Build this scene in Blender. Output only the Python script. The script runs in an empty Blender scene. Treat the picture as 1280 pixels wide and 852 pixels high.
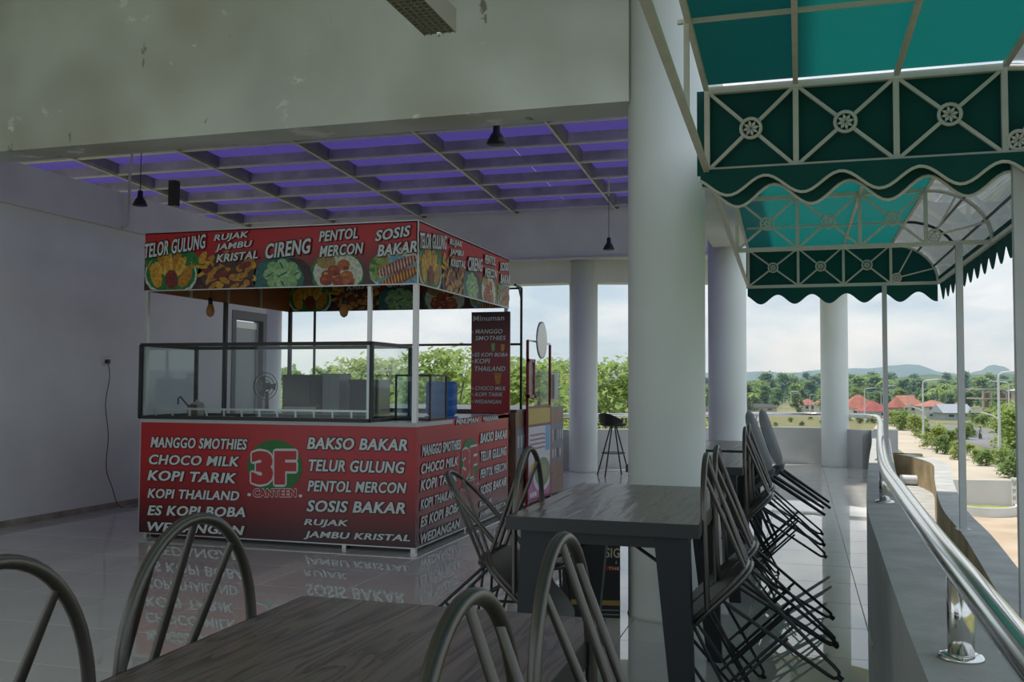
import bpy, bmesh, math, random
from mathutils import Vector, Matrix
random.seed(7)
PI = math.pi
SC = bpy.context.scene
COL = SC.collection

# ------------------------------------------------------------------ camera
F = 1200.0
CAM = Vector((0, 0, 1.2))
YAW = math.atan(360 / 1200.0); PIT = math.atan(55 / 1200.0); ROLL = math.radians(0.3)
FW = Vector((-math.sin(YAW) * math.cos(PIT), math.cos(YAW) * math.cos(PIT), math.sin(PIT)))
_r = Vector((math.cos(YAW), math.sin(YAW), 0)); _u = _r.cross(FW)
RT = _r * math.cos(ROLL) + _u * math.sin(ROLL)
UP = -_r * math.sin(ROLL) + _u * math.cos(ROLL)
cd = bpy.data.cameras.new('camera'); cam = bpy.data.objects.new('camera', cd); COL.objects.link(cam)
cd.sensor_width = 36; cd.lens = F * 36 / 1280; cd.clip_end = 20000; cd.clip_start = 0.02
cam.matrix_world = Matrix(((RT.x, UP.x, -FW.x, CAM.x), (RT.y, UP.y, -FW.y, CAM.y), (RT.z, UP.z, -FW.z, CAM.z), (0, 0, 0, 1)))
SC.camera = cam
# measured points of the photograph turned into places in the scene (plane of known height / depth / side)
def ray(u, v): return FW + RT * ((u - 640) / F) - UP * ((v - 426) / F)
def onZ(u, v, z=0.0): d = ray(u, v); return CAM + d * ((z - CAM.z) / d.z)
def onY(u, v, y): d = ray(u, v); return CAM + d * (y / d.y)
def onX(u, v, x): d = ray(u, v); return CAM + d * (x / d.x)
def project(p):
    d = Vector(p) - CAM; k = d.dot(FW)
    return (640 + F * d.dot(RT) / k, 426 - F * d.dot(UP) / k, k)

# ------------------------------------------------------------------ light
SC.view_settings.view_transform = 'Standard'; SC.view_settings.look = 'None'
SC.view_settings.gamma = 1.0; SC.view_settings.exposure = 0.50
try: SC.view_settings.use_curve_mapping = False
except Exception: pass
W = bpy.data.worlds.new('sky'); SC.world = W; W.use_nodes = True
nt = W.node_tree; nt.nodes.clear()
def wn(t, **k):
    n = nt.nodes.new(t)
    for a, b in k.items(): setattr(n, a, b)
    return n
tc = wn('ShaderNodeTexCoord'); sep = wn('ShaderNodeSeparateXYZ'); nt.links.new(tc.outputs['Generated'], sep.inputs[0])
mp = wn('ShaderNodeMapping'); mp.inputs['Scale'].default_value = (2.2, 2.2, 7.5); nt.links.new(tc.outputs['Generated'], mp.inputs[0])
n1 = wn('ShaderNodeTexNoise'); n1.inputs['Scale'].default_value = 2.1; n1.inputs['Detail'].default_value = 7; n1.inputs['Roughness'].default_value = .55; n1.inputs['Distortion'].default_value = .25
nt.links.new(mp.outputs[0], n1.inputs['Vector'])
rmp = wn('ShaderNodeValToRGB'); rmp.color_ramp.elements[0].position = .40; rmp.color_ramp.elements[1].position = .66
nt.links.new(n1.outputs['Fac'], rmp.inputs[0])
grad = wn('ShaderNodeValToRGB'); cr = grad.color_ramp
cr.elements[0].position = 0.0; cr.elements[0].color = (.40, .49, .56, 1)
cr.elements[1].position = 0.55; cr.elements[1].color = (.34, .46, .62, 1)
nt.links.new(sep.outputs[2], grad.inputs[0])
mx = wn('ShaderNodeMix', data_type='RGBA'); mx.inputs[7].default_value = (.72, .75, .76, 1)
nt.links.new(rmp.outputs[0], mx.inputs[0]); nt.links.new(grad.outputs[0], mx.inputs[6])
bg = wn('ShaderNodeBackground'); bg.inputs[1].default_value = 1.0; nt.links.new(mx.outputs[2], bg.inputs[0])
wo = wn('ShaderNodeOutputWorld'); nt.links.new(bg.outputs[0], wo.inputs[0])
sd = bpy.data.lights.new('sun_offscreen', 'SUN'); sd.energy = 3.0; sd.angle = math.radians(3); sd.color = (1, .95, .86)
sun = bpy.data.objects.new('sun_offscreen', sd); COL.objects.link(sun)
sun.rotation_euler = Vector((.30, -.10, -.94)).to_track_quat('-Z', 'Y').to_euler()

# ------------------------------------------------------------------ materials
MATS = {}
def mat(name, col, rough=.5, metal=0.0, var=0.0, vscale=4.0, bump=0.0, bscale=40.0, col2=None, trans=None, emit=None, spec=.5, stretch=None, thr=None):
    if name in MATS: return MATS[name]
    m = bpy.data.materials.new(name); m.use_nodes = True; MATS[name] = m
    t = m.node_tree; b = t.nodes['Principled BSDF']; L = t.links.new
    b.inputs['Base Color'].default_value = (*col, 1); b.inputs['Roughness'].default_value = rough
    b.inputs['Metallic'].default_value = metal; b.inputs['Specular IOR Level'].default_value = spec
    co = t.nodes.new('ShaderNodeTexCoord'); vec = co.outputs['Object']
    if stretch:
        q = t.nodes.new('ShaderNodeMapping'); q.inputs['Scale'].default_value = stretch; L(vec, q.inputs[0]); vec = q.outputs[0]
    out = None
    if var or col2:
        n = t.nodes.new('ShaderNodeTexNoise'); n.inputs['Scale'].default_value = vscale; n.inputs['Detail'].default_value = 6; L(vec, n.inputs['Vector'])
        r = t.nodes.new('ShaderNodeValToRGB'); e = r.color_ramp.elements
        lo, hi = thr or (.3, .7)
        e[0].position = lo; e[1].position = hi
        if col2: c0, c1 = col, col2
        else: c0 = tuple(c * (1 - var) for c in col); c1 = tuple(min(1, c * (1 + var)) for c in col)
        e[0].color = (*c0, 1); e[1].color = (*c1, 1)
        L(n.outputs['Fac'], r.inputs[0]); L(r.outputs[0], b.inputs['Base Color']); out = r.outputs[0]
    if bump:
        n2 = t.nodes.new('ShaderNodeTexNoise'); n2.inputs['Scale'].default_value = bscale; n2.inputs['Detail'].default_value = 4; L(vec, n2.inputs['Vector'])
        bp = t.nodes.new('ShaderNodeBump'); bp.inputs['Strength'].default_value = bump; bp.inputs['Distance'].default_value = .01
        L(n2.outputs['Fac'], bp.inputs['Height']); L(bp.outputs[0], b.inputs['Normal'])
    if trans:                                   # cloth or sheet that lets light through
        tr = t.nodes.new('ShaderNodeBsdfTranslucent'); tr.inputs[0].default_value = (*trans[0], 1)
        mxs = t.nodes.new('ShaderNodeMixShader'); mxs.inputs[0].default_value = trans[1]
        L(b.outputs[0], mxs.inputs[1]); L(tr.outputs[0], mxs.inputs[2]); L(mxs.outputs[0], t.nodes['Material Output'].inputs[0])
    if emit:
        b.inputs['Emission Color'].default_value = (*emit[0], 1); b.inputs['Emission Strength'].default_value = emit[1]
    return m
def glass(name, tint=(.93, .97, .96), refl=.06, haze=0.0):
    if name in MATS: return MATS[name]
    m = bpy.data.materials.new(name); m.use_nodes = True; MATS[name] = m
    t = m.node_tree; t.nodes.clear(); L = t.links.new
    o = t.nodes.new('ShaderNodeOutputMaterial'); tr = t.nodes.new('ShaderNodeBsdfTransparent'); tr.inputs[0].default_value = (*tint, 1)
    gl = t.nodes.new('ShaderNodeBsdfGlossy'); gl.inputs['Roughness'].default_value = .02
    lw_ = t.nodes.new('ShaderNodeLayerWeight'); pw = t.nodes.new('ShaderNodeMath'); pw.operation = 'POWER'; pw.inputs[1].default_value = 4; L(lw_.outputs['Facing'], pw.inputs[0])
    fr = t.nodes.new('ShaderNodeMath'); fr.operation = 'MULTIPLY_ADD'; fr.inputs[1].default_value = .6; fr.inputs[2].default_value = .03; L(pw.outputs[0], fr.inputs[0])
    ms = t.nodes.new('ShaderNodeMixShader'); L(fr.outputs[0], ms.inputs[0]); L(tr.outputs[0], ms.inputs[1]); L(gl.outputs[0], ms.inputs[2])
    last = ms
    if haze:
        df = t.nodes.new('ShaderNodeBsdfTranslucent'); df.inputs[0].default_value = (.8, .82, .8, 1)
        m2 = t.nodes.new('ShaderNodeMixShader'); m2.inputs[0].default_value = haze; L(ms.outputs[0], m2.inputs[1]); L(df.outputs[0], m2.inputs[2]); last = m2
    L(last.outputs[0], o.inputs[0]); return m
def vgrad(name, stops, rough=.35, axis=2):
    """printed colour run along one object axis (metres from the object's origin)"""
    if name in MATS: return MATS[name]
    m = bpy.data.materials.new(name); m.use_nodes = True; MATS[name] = m
    t = m.node_tree; b = t.nodes['Principled BSDF']; b.inputs['Roughness'].default_value = rough; L = t.links.new
    co = t.nodes.new('ShaderNodeTexCoord'); s = t.nodes.new('ShaderNodeSeparateXYZ'); L(co.outputs['Object'], s.inputs[0])
    r = t.nodes.new('ShaderNodeValToRGB'); e = r.color_ramp.elements
    while len(e) < len(stops): e.new(.5)
    for k, (p, c) in enumerate(stops): e[k].position = p; e[k].color = (*c, 1)
    L(s.outputs[axis], r.inputs[0]); L(r.outputs[0], b.inputs['Base Color']); return m
def wood(name, c0, c1, scale=9, rough=.30, axis='Y'):
    if name in MATS: return MATS[name]
    m = bpy.data.materials.new(name); m.use_nodes = True; MATS[name] = m
    t = m.node_tree; b = t.nodes['Principled BSDF']; b.inputs['Roughness'].default_value = rough; L = t.links.new
    co = t.nodes.new('ShaderNodeTexCoord'); q = t.nodes.new('ShaderNodeMapping')
    q.inputs['Scale'].default_value = {'Y': (1.3, .11, 1), 'X': (.16, 1, 1), 'Z': (1, 1, .16)}[axis]
    L(co.outputs['Object'], q.inputs[0])
    n = t.nodes.new('ShaderNodeTexNoise'); n.inputs['Scale'].default_value = scale; n.inputs['Detail'].default_value = 3; n.inputs['Distortion'].default_value = .6; L(q.outputs[0], n.inputs['Vector'])
    mt = t.nodes.new('ShaderNodeMath'); mt.operation = 'MULTIPLY'; mt.inputs[1].default_value = 11; L(n.outputs['Fac'], mt.inputs[0])
    fr = t.nodes.new('ShaderNodeMath'); fr.operation = 'FRACT'; L(mt.outputs[0], fr.inputs[0])
    r = t.nodes.new('ShaderNodeValToRGB'); e = r.color_ramp.elements; e[0].position = .02; e[1].position = .5; e[0].color = (*c0, 1); e[1].color = (*c1, 1)
    L(fr.outputs[0], r.inputs[0])
    n3 = t.nodes.new('ShaderNodeTexNoise'); n3.inputs['Scale'].default_value = 90; n3.inputs['Detail'].default_value = 3; L(q.outputs[0], n3.inputs['Vector'])
    mxx = t.nodes.new('ShaderNodeMix'); mxx.data_type = 'RGBA'; mxx.blend_type = 'MULTIPLY'; mxx.inputs[0].default_value = .5
    L(r.outputs[0], mxx.inputs[6]); L(n3.outputs['Color'], mxx.inputs[7]); L(mxx.outputs[2], b.inputs['Base Color'])
    bp = t.nodes.new('ShaderNodeBump'); bp.inputs['Strength'].default_value = .25; bp.inputs['Distance'].default_value = .004; L(fr.outputs[0], bp.inputs['Height']); L(bp.outputs[0], b.inputs['Normal'])
    return m

M_wall = mat('wall_paint', (.76, .77, .72), .6, var=.07, vscale=1.3, bump=.12, bscale=25)
M_wallup = mat('beam_paint', (.74, .75, .70), .6, var=.10, vscale=1.6, bump=.12, bscale=20)
M_beam = mat('beam_peeling_paint', (.60, .635, .585), .55, var=.14, vscale=1.1, bump=.15, bscale=18)
def peel(m):
    t = m.node_tree; L = t.links.new; b = t.nodes['Principled BSDF']; src = b.inputs['Base Color'].links[0].from_socket
    co = t.nodes.new('ShaderNodeTexCoord')
    def layer(src, scale, lo, hi, col, detail, st=(1, 1, 1)):
        q = t.nodes.new('ShaderNodeMapping'); q.inputs['Scale'].default_value = st; L(co.outputs['Object'], q.inputs[0])
        n = t.nodes.new('ShaderNodeTexNoise'); n.inputs['Scale'].default_value = scale; n.inputs['Detail'].default_value = detail; n.inputs['Roughness'].default_value = .65; L(q.outputs[0], n.inputs['Vector'])
        r = t.nodes.new('ShaderNodeValToRGB'); r.color_ramp.elements[0].position = lo; r.color_ramp.elements[1].position = hi; L(n.outputs['Fac'], r.inputs[0])
        x = t.nodes.new('ShaderNodeMix'); x.data_type = 'RGBA'; x.inputs[7].default_value = (*col, 1); L(r.outputs[0], x.inputs[0]); L(src, x.inputs[6]); return x.outputs[2]
    o = layer(src, .45, .44, .66, (.40, .37, .28), 3); o = layer(o, 2.6, .605, .64, (.78, .80, .76), 9, (1, 1, 1.4)); o = layer(o, 4.0, .655, .68, (.24, .22, .17), 6, (1, 1, .5))
    L(o, b.inputs['Base Color'])
peel(M_beam)
M_col = mat('column_paint', (.66, .685, .65), .5, var=.06, vscale=1.5, bump=.06, bscale=12)
M_ceil = mat('ceiling_paint', (.72, .71, .64), .7, var=.12, vscale=1.0)
M_par = mat('parapet_plaster', (.50, .505, .50), .6, var=.10, vscale=2.2, bump=.2, bscale=22)
M_tile = mat('polished_tile', (.60, .58, .535), .010, var=.05, vscale=2.0, spec=1.0)
M_grout = mat('grout', (.16, .155, .15), .8)
M_conc = mat('concrete_ledge', (.42, .42, .40), .85, var=.18, vscale=5, bump=.3)
M_mud = mat('stained_curb', (.36, .27, .15), .9, var=.3, vscale=4)
M_steel = mat('stainless_steel', (.78, .77, .74), .13, 1.0)
M_white = mat('white_paint_metal', (.62, .61, .56), .5, var=.08, vscale=12)
M_alu = mat('aluminium', (.55, .55, .54), .35, .7)
M_dark = mat('dark_metal', (.030, .030, .031), .42, .3)
M_gun = mat('gunmetal', (.125, .116, .104), .36, .8)
M_seat = mat('dark_seat', (.055, .045, .040), .35, var=.25, vscale=9)
M_black = mat('black', (.012, .012, .013), .45)
M_roofst = mat('roof_steel', (.20, .195, .19), .6, var=.25, vscale=3)
M_purple = mat('purple_sheet', (.20, .17, .36), .4, trans=((.27, .23, .50), .62))
M_green = mat('green_canvas', (.005, .12, .11), .7, var=.12, vscale=2, trans=((.006, .150, .138), .40))
M_clear = glass('clear_awning_sheet', (.17, .19, .185), haze=.04)
M_glass = glass('glass')
M_red = mat('print_red', (.44, .012, .016), .3)
M_txtw = mat('print_white', (.68, .70, .68), .4)
M_txtb = mat('print_black', (.006, .006, .007), .4)
M_dkred = mat('print_dark_red', (.12, .01, .01), .4)
TOPW = wood('grey_brown_wood', (.105, .080, .060), (.250, .196, .148))
BRW = wood('brown_laminate', (.17, .08, .048), (.30, .165, .105), 6, .4, 'Z')

# ------------------------------------------------------------------ mesh helpers
class MB:
    def __init__(s): s.v = []; s.f = []; s.m = []; s.mats = []; s.smooth = []
    def mi(s, m):
        if m not in s.mats: s.mats.append(m)
        return s.mats.index(m)
    def add(s, vs, fs, m=None, sm=False):
        o = len(s.v); k = s.mi(m) if m else 0
        s.v += [tuple(p) for p in vs]
        for f in fs: s.f.append(tuple(i + o for i in f)); s.m.append(k); s.smooth.append(sm)
        return s
    def box(s, lo, hi, m=None):
        x0, y0, z0 = lo; x1, y1, z1 = hi
        return s.add([(x0, y0, z0), (x1, y0, z0), (x1, y1, z0), (x0, y1, z0), (x0, y0, z1), (x1, y0, z1), (x1, y1, z1), (x0, y1, z1)],
                     [(0, 3, 2, 1), (4, 5, 6, 7), (0, 1, 5, 4), (1, 2, 6, 5), (2, 3, 7, 6), (3, 0, 4, 7)], m)
    def tube(s, path, r, n=8, m=None, caps=True, closed=False, sm=True):
        P = [Vector(p) for p in path]; rr = r if isinstance(r, (list, tuple)) else [r] * len(P)
        N = len(P); vs = []; fs = []; prev = None
        for i, p in enumerate(P):
            if closed: t = P[(i + 1) % N] - P[i - 1]
            else: t = P[min(i + 1, N - 1)] - P[max(i - 1, 0)]
            t.normalize()
            if prev is None:
                a = Vector((0, 0, 1)) if abs(t.z) < .9 else Vector((1, 0, 0)); nn = a.cross(t).normalized()
            else:
                nn = prev - t * prev.dot(t)
                nn = nn.normalized() if nn.length > 1e-6 else prev
            prev = nn; b = t.cross(nn)
            for k in range(n):
                a = 2 * PI * k / n; vs.append(p + (nn * math.cos(a) + b * math.sin(a)) * rr[i])
        for i in range(N if closed else N - 1):
            j = (i + 1) % N
            for k in range(n): k2 = (k + 1) % n; fs.append((i * n + k, i * n + k2, j * n + k2, j * n + k))
        s.add(vs, fs, m, sm)
        if caps and not closed: s.add(vs[:n], [tuple(reversed(range(n)))], m); s.add(vs[-n:], [tuple(range(n))], m)
        return s
    def bar(s, a, b, w, h=None, m=None, up=(0, 0, 1)):
        a = Vector(a); b = Vector(b); h = h or w; t = (b - a).normalized(); u = Vector(up)
        if abs(t.dot(u)) > .95: u = Vector((1, 0, 0))
        x = t.cross(u).normalized() * w / 2; y = x.cross(t).normalized() * h / 2
        vs = [a - x - y, a + x - y, a + x + y, a - x + y, b - x - y, b + x - y, b + x + y, b - x + y]
        return s.add(vs, [(0, 1, 2, 3), (7, 6, 5, 4), (0, 4, 5, 1), (1, 5, 6, 2), (2, 6, 7, 3), (3, 7, 4, 0)], m)
    def lathe(s, prof, n=24, c=(0, 0, 0), m=None, sm=True):
        vs = []; fs = []; N = len(prof)
        for r, z in prof:
            for k in range(n): a = 2 * PI * k / n; vs.append((c[0] + r * math.cos(a), c[1] + r * math.sin(a), c[2] + z))
        for i in range(N - 1):
            for k in range(n): k2 = (k + 1) % n; fs.append((i * n + k, i * n + k2, (i + 1) * n + k2, (i + 1) * n + k))
        if prof[0][0] > 0: fs.append(tuple(reversed(range(n))))
        if prof[-1][0] > 0: fs.append(tuple((N - 1) * n + k for k in range(n)))
        return s.add(vs, fs, m, sm)
    def prism(s, pts, z0, z1, m=None):
        n = len(pts); vs = [(x, y, z0) for x, y in pts] + [(x, y, z1) for x, y in pts]
        return s.add(vs, [tuple(reversed(range(n))), tuple(range(n, 2 * n))] + [(i, (i + 1) % n, (i + 1) % n + n, i + n) for i in range(n)], m)
    def slab(s, quad, t, m=None):
        """a plate: four corners and a thickness vector"""
        q = [Vector(p) for p in quad]; t = Vector(t); vs = q + [p + t for p in q]
        return s.add(vs, [(0, 1, 2, 3), (7, 6, 5, 4), (0, 4, 5, 1), (1, 5, 6, 2), (2, 6, 7, 3), (3, 7, 4, 0)], m)
    def mesh(s, name, off=(0, 0, 0)):
        me = bpy.data.meshes.new(name); o = Vector(off)
        me.from_pydata([tuple(Vector(p) - o) for p in s.v], [], s.f)
        for m in s.mats: me.materials.append(m)
        me.polygons.foreach_set('material_index', s.m); me.polygons.foreach_set('use_smooth', s.smooth)
        me.update(); 
        bm = bmesh.new(); bm.from_mesh(me); bmesh.ops.recalc_face_normals(bm, faces=bm.faces); bm.to_mesh(me); bm.free()
        return me
def link(name, data, parent=None, m=None):
    o = bpy.data.objects.new(name, data); COL.objects.link(o)
    if parent: o.parent = parent
    if m and data is not None:
        data.materials.clear(); data.materials.append(m)
    return o
def org(o):
    p = Vector((0, 0, 0))
    while o is not None: p = p + o.location; o = o.parent
    return p
def part(name, mb, parent, m=None, label=None, world=True):
    """a part given in scene coordinates (world) or in its thing's own"""
    if m and not mb.mats: mb.mats.append(m)
    o = link(name, mb.mesh(name, org(parent) if world else (0, 0, 0)), parent)
    if label: o['label'] = label
    return o
def tag(o, label, cat, group=None, kind=None):
    if label: o['label'] = label
    if cat: o['category'] = cat
    if group: o['group'] = group
    if kind: o['kind'] = kind
    return o
def thing(name, label, cat, loc=(0, 0, 0), group=None):
    o = link(name, None); o.location = loc; o.empty_display_size = .1
    return tag(o, label, cat, group)
def single(name, mb, m, label, cat, group=None, loc=(0, 0, 0)):
    if m and not mb.mats: mb.mats.append(m)
    o = link(name, mb.mesh(name, loc)); o.location = loc
    return tag(o, label, cat, group)
def struct(name, mb, m, label=None):
    if m and not mb.mats: mb.mats.append(m)
    o = link(name, mb.mesh(name)); o['kind'] = 'structure'
    if label: o['label'] = label
    return o
def copy_tree(o, parent=None):
    c = o.copy(); COL.objects.link(c); c.parent = parent
    for ch in list(o.children): copy_tree(ch, c)
    return c
def bevel(o, w, seg=2):
    b = o.modifiers.new('bevel', 'BEVEL'); b.width = w; b.segments = seg; b.limit_method = 'ANGLE'; return o

# text: letters as flat printed shapes placed on a plane through a mapping (a, b) -> point
_tc = {}
def letters(s, bold, shear):
    k = (s, bold, shear)
    if k not in _tc:
        c = bpy.data.curves.new('lettering', 'FONT'); c.body = s; c.size = 1; c.offset = bold; c.shear = shear; c.resolution_u = 3; c.space_character = 1.04 + bold * 1.5
        o = bpy.data.objects.new('lettering', c); COL.objects.link(o)
        me = bpy.data.meshes.new_from_object(o.evaluated_get(bpy.context.evaluated_depsgraph_get()))
        _tc[k] = ([(v.co.x, v.co.y) for v in me.vertices], [tuple(p.vertices) for p in me.polygons])
        bpy.data.objects.remove(o); bpy.data.curves.remove(c); bpy.data.meshes.remove(me)
    return _tc[k]
def put_text(mb, s, quad, n, bold=.022, line=.05, shear=.22, fill=None, edge=None, lift=.003, heavy=.016):
    """quad: bottom left, bottom right, top right, top left corners of the word; n: outward normal"""
    vs, fs = letters(s, bold, shear); xs = [v[0] for v in vs]; ys = [v[1] for v in vs]
    x0, x1, y0, y1 = min(xs), max(xs), min(ys), max(ys); q = [Vector(p) for p in quad]; n = Vector(n)
    def mp(x, y, l):
        a = (x - x0) / (x1 - x0); b = (y - y0) / (y1 - y0)
        return (q[0] * (1 - a) + q[1] * a) * (1 - b) + (q[3] * (1 - a) + q[2] * a) * b + n * l
    w_ = x1 - x0
    if line:       # black keyline: the word repeated around itself
        for k in range(8):
            a = 2 * PI * k / 8; r = line + heavy
            mb.add([mp(v[0] + r * math.cos(a), v[1] + r * math.sin(a), lift + k * .0003) for v in vs], fs, edge or M_txtb)
    for k, dx in enumerate((-heavy, 0, heavy) if heavy else (0,)):
        mb.add([mp(v[0] + dx, v[1], lift + .0030 + k * .0003) for v in vs], fs, fill or M_txtw)

# ================================================================== THE PLACE
# ------------------------------------------------------------------ floor and shell
TS = .572; TX0 = -3.12; TY0 = 3.407
RW = [(.235, -2.5), (.24, -.5), (.245, 1.0), (.262, 2.3), (.272, 3.0), (.30, 4.2), (.335, 5.43), (.432, 7.0), (.61, 9.49), (.80, 12.0), (.93, 14.0), (1.0, 15.15)]
BW = [(1.0, 15.15), (.60, 15.55), (.10, 15.78), (-.5, 15.75), (-1.1, 15.35), (-1.7, 14.75), (-2.3, 14.2), (-3.1, 13.75), (-4.5, 13.3), (-6.5, 13.05), (-9.0, 12.95)]
LI = [(.66, -2.5), (.665, 0.), (.69, 2.0), (.74, 3.5), (.79, 4.5), (.848, 5.32), (.91, 6.26), (.948, 7.24), (1.03, 8.22), (1.20, 9.8), (1.40, 11.5), (1.40, 12.2), (1.30, 12.9), (1.12, 13.5)]
def catmull(pts, n=6):
    out = []; P = [Vector(p) for p in pts]
    for i in range(len(P) - 1):
        p0, p1, p2, p3 = P[max(i - 1, 0)], P[i], P[i + 1], P[min(i + 2, len(P) - 1)]
        for k in range(n):
            t = k / n
            out.append(.5 * ((2 * p1) + (p2 - p0) * t + (2 * p0 - 5 * p1 + 4 * p2 - p3) * t * t + (3 * p1 - p0 - 3 * p2 + p3) * t ** 3))
    return out + [P[-1]]
def offset(path, d):
    out = []
    for i, p in enumerate(path):
        t = (path[min(i + 1, len(path) - 1)] - path[max(i - 1, 0)]).normalized()
        out.append(Vector((p.x + t.y * d, p.y - t.x * d)))
    return out
def sweep(path, th, z0, z1, mats=None):
    """wall on the right-hand side of a plan path; mats = (inner face, top, outer face)"""
    a = path; b = offset(path, th); mb = MB(); n = len(a)
    mi, mt, mo = mats or (M_par, M_par, M_par)
    A0 = [(p.x, p.y, z0) for p in a]; A1 = [(p.x, p.y, z1) for p in a]; B0 = [(p.x, p.y, z0) for p in b]; B1 = [(p.x, p.y, z1) for p in b]
    q = lambda n: [(i, i + 1, n + i + 1, n + i) for i in range(n - 1)]
    mb.add(A0 + A1, q(n), mi, True); mb.add(A1 + B1, q(n), mt); mb.add(B1 + B0, q(n), mo, True); mb.add(B0 + A0, q(n), mo)
    for k in (0, n - 1): mb.add([A0[k], A1[k], B1[k], B0[k]], [(0, 1, 2, 3)], mi)
    return mb
rw = catmull(RW); bw = catmull(BW); li = catmull(LI)
def rwx(y):
    for i in range(len(rw) - 1):
        if rw[i].y <= y <= rw[i + 1].y: return rw[i].x + (rw[i + 1].x - rw[i].x) * (y - rw[i].y) / (rw[i + 1].y - rw[i].y)
    return rw[-1].x if y > rw[-1].y else rw[0].x
plan = [(-9.0, -3.0), (.83, -3.0)] + [(p.x, p.y) for p in offset(li, .16)] + [(1.42, 13.6), (1.42, 15.45)] + [(p.x, p.y) for p in offset(bw, .16)[4:]]
mb = MB(); mb.prism(plan, -6.0, -.006, M_grout); floor = struct('floor', mb, None, 'large polished grey floor tiles with thin dark joints')
tm = MB(); g = TS / 2 - .0012; b_ = .0018
tm.add([(-g, -g, -.02), (g, -g, -.02), (g, g, -.02), (-g, g, -.02), (-g, -g, -b_), (g, -g, -b_), (g, g, -b_), (-g, g, -b_), (-g + b_, -g + b_, 0), (g - b_, -g + b_, 0), (g - b_, g - b_, 0), (-g + b_, g - b_, 0)],
       [(8, 9, 10, 11)] + [(i, (i + 1) % 4, (i + 1) % 4 + 4, i + 4) for i in range(4)] + [(i + 4, (i + 1) % 4 + 4, (i + 1) % 4 + 8, i + 8) for i in range(4)], M_tile)
tile_me = tm.mesh('tile')
cells = []
for i in range(-11, 9):
    for j in range(-11, 24):
        x = TX0 + TS * (i + .5); y = TY0 + TS * (j + .5)
        if x < -8.8 or y < -2.9 or x > rwx(y) + .30: continue
        if y > 12.9:
            lim = max((p.y for p in bw if abs(p.x - x) < .35), default=13)
            if y > lim - .05: continue
        u, v, k = project((x, y, 0))
        vis = k > .5 and -120 < u < 1400 and v < 1050
        cells.append((0 if vis else 1, k, x, y))
cells.sort(); rest = MB()
for n_, (nv, k, x, y) in enumerate(cells):
    if n_ < 300 and nv == 0:
        o = link('tile', tile_me, floor); o.location = (x, y, 0)
    else: rest.add([(a + x, b + y, c) for a, b, c in tm.v], tm.f, M_tile)
o = link('tile_field', rest.mesh('tile_field'), floor); o['kind'] = 'stuff'

WX = -6.33
mb = MB(); mb.box((WX - .25, 2.5, 0), (WX, 9.75, 2.69), M_wall)
mb.box((WX - .25, 9.75, 2.06), (WX, 10.5, 2.69), M_wall)
wl = struct('wall_left', mb, None, 'plain pale grey painted wall behind the red food stall')
mb = MB(); mb.box((WX - .30, 5.0, 2.69), (WX + .035, 11.4, 3.05), M_wallup); mb.box((WX - .30, 2.5, 2.69), (WX + .035, 5.0, 3.85), M_wallup); struct('trim_1', mb, None, 'shallow painted beam running along the top of the left wall')
mb = MB(); mb.box((WX, 2.5, 0), (WX + .010, 9.74, .055), mat('dirty_skirting', (.34, .30, .24), .8, var=.3, vscale=6)); struct('baseboard_left', mb, None)
# glass door at the end of the wall
door = link('door_1', None); door.location = (WX - .05, 10.1, 0); door['kind'] = 'structure'; door['label'] = 'narrow glazed aluminium door at the end of the pale wall'
mb = MB()
mb.box((WX - .12, 9.75, 0), (WX + .01, 9.83, 2.06)); mb.box((WX - .12, 10.42, 0), (WX + .01, 10.5, 2.06)); mb.box((WX - .12, 9.83, 1.96), (WX + .01, 10.42, 2.06))
part('door_frame', mb, door, mat('door_frame_grey', (.16, .16, .165), .5))
mb = MB(); mb.box((WX - .07, 9.85, .02), (WX - .04, 9.90, 1.94)); mb.box((WX - .07, 10.35, .02), (WX - .04, 10.40, 1.94)); mb.box((WX - .07, 9.90, 1.86), (WX - .04, 10.35, 1.94)); mb.box((WX - .07, 9.90, .02), (WX - .04, 10.35, .14))
leaf = part('door_leaf', mb, door, M_alu)
mb = MB(); mb.box((WX - .06, 9.9, .14), (WX - .05, 10.35, 1.86)); part('pane', mb, leaf, mat('frosted_glass', (.42, .45, .44), .25))

# big front beam, ceiling slab above the seating
mb = MB(); mb.box((-16, 5.0, 2.71), (-.86, 5.27, 4.20), M_beam); struct('trim_2', mb, None, 'deep pale green concrete beam with peeling paint above the seating')
mb = MB(); mb.box((-9, -3, 3.82), (-.45, 5.0, 3.98), M_ceil); struct('ceiling', mb, None)
# edge beam from the near pillar to the next one, back beams over the far pillars
mb = MB(); mb.box((-.87, 5.35, 2.66), (-.50, 10.25, 3.3), M_wallup); struct('trim_3', mb, None, 'edge beam running from the big pillar beside the awning')
mb = MB(); mb.box((-16, 12.88, 2.955), (-.5, 13.14, 3.86), M_wallup); mb.box((-.87, 10.6, 2.66), (-.50, 12.88, 3.3), M_wallup); mb.bar((-16, 13.3, 2.80), (-2.92, 13.26, 2.80), .3, .32, M_wallup); mb.bar((-2.92, 13.26, 2.80), (-.2, 14.0, 2.80), .3, .32, M_wallup)
struct('trim_4', mb, None, 'stepped beam across the back of the hall over the far pillars')
mb = MB(); mb.tube([(-9, 12.86, 2.955), (-.6, 12.86, 2.955)], .022, 8, M_white); single('conduit_pipe', mb, None, 'long white conduit pipe along the back beam', 'pipe')
def column(x, y, r, h, label, mats=M_col):
    mb = MB(); mb.lathe([(r + .004, 0), (r, .02), (r, h)], 48, (0, 0, 0), mats); o = struct('column', mb, None, label); o.location = (x, y, 0)
column(-.68, 5.13, .203, 3.98, 'thick round grey pillar standing beside the dark wood table')
column(-.74, 10.45, .20, 3.3, 'round pillar behind the stacked chairs with a bluish tint')
column(-2.92, 13.24, .20, 3.3, 'round pillar beside the bar stool')
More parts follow.
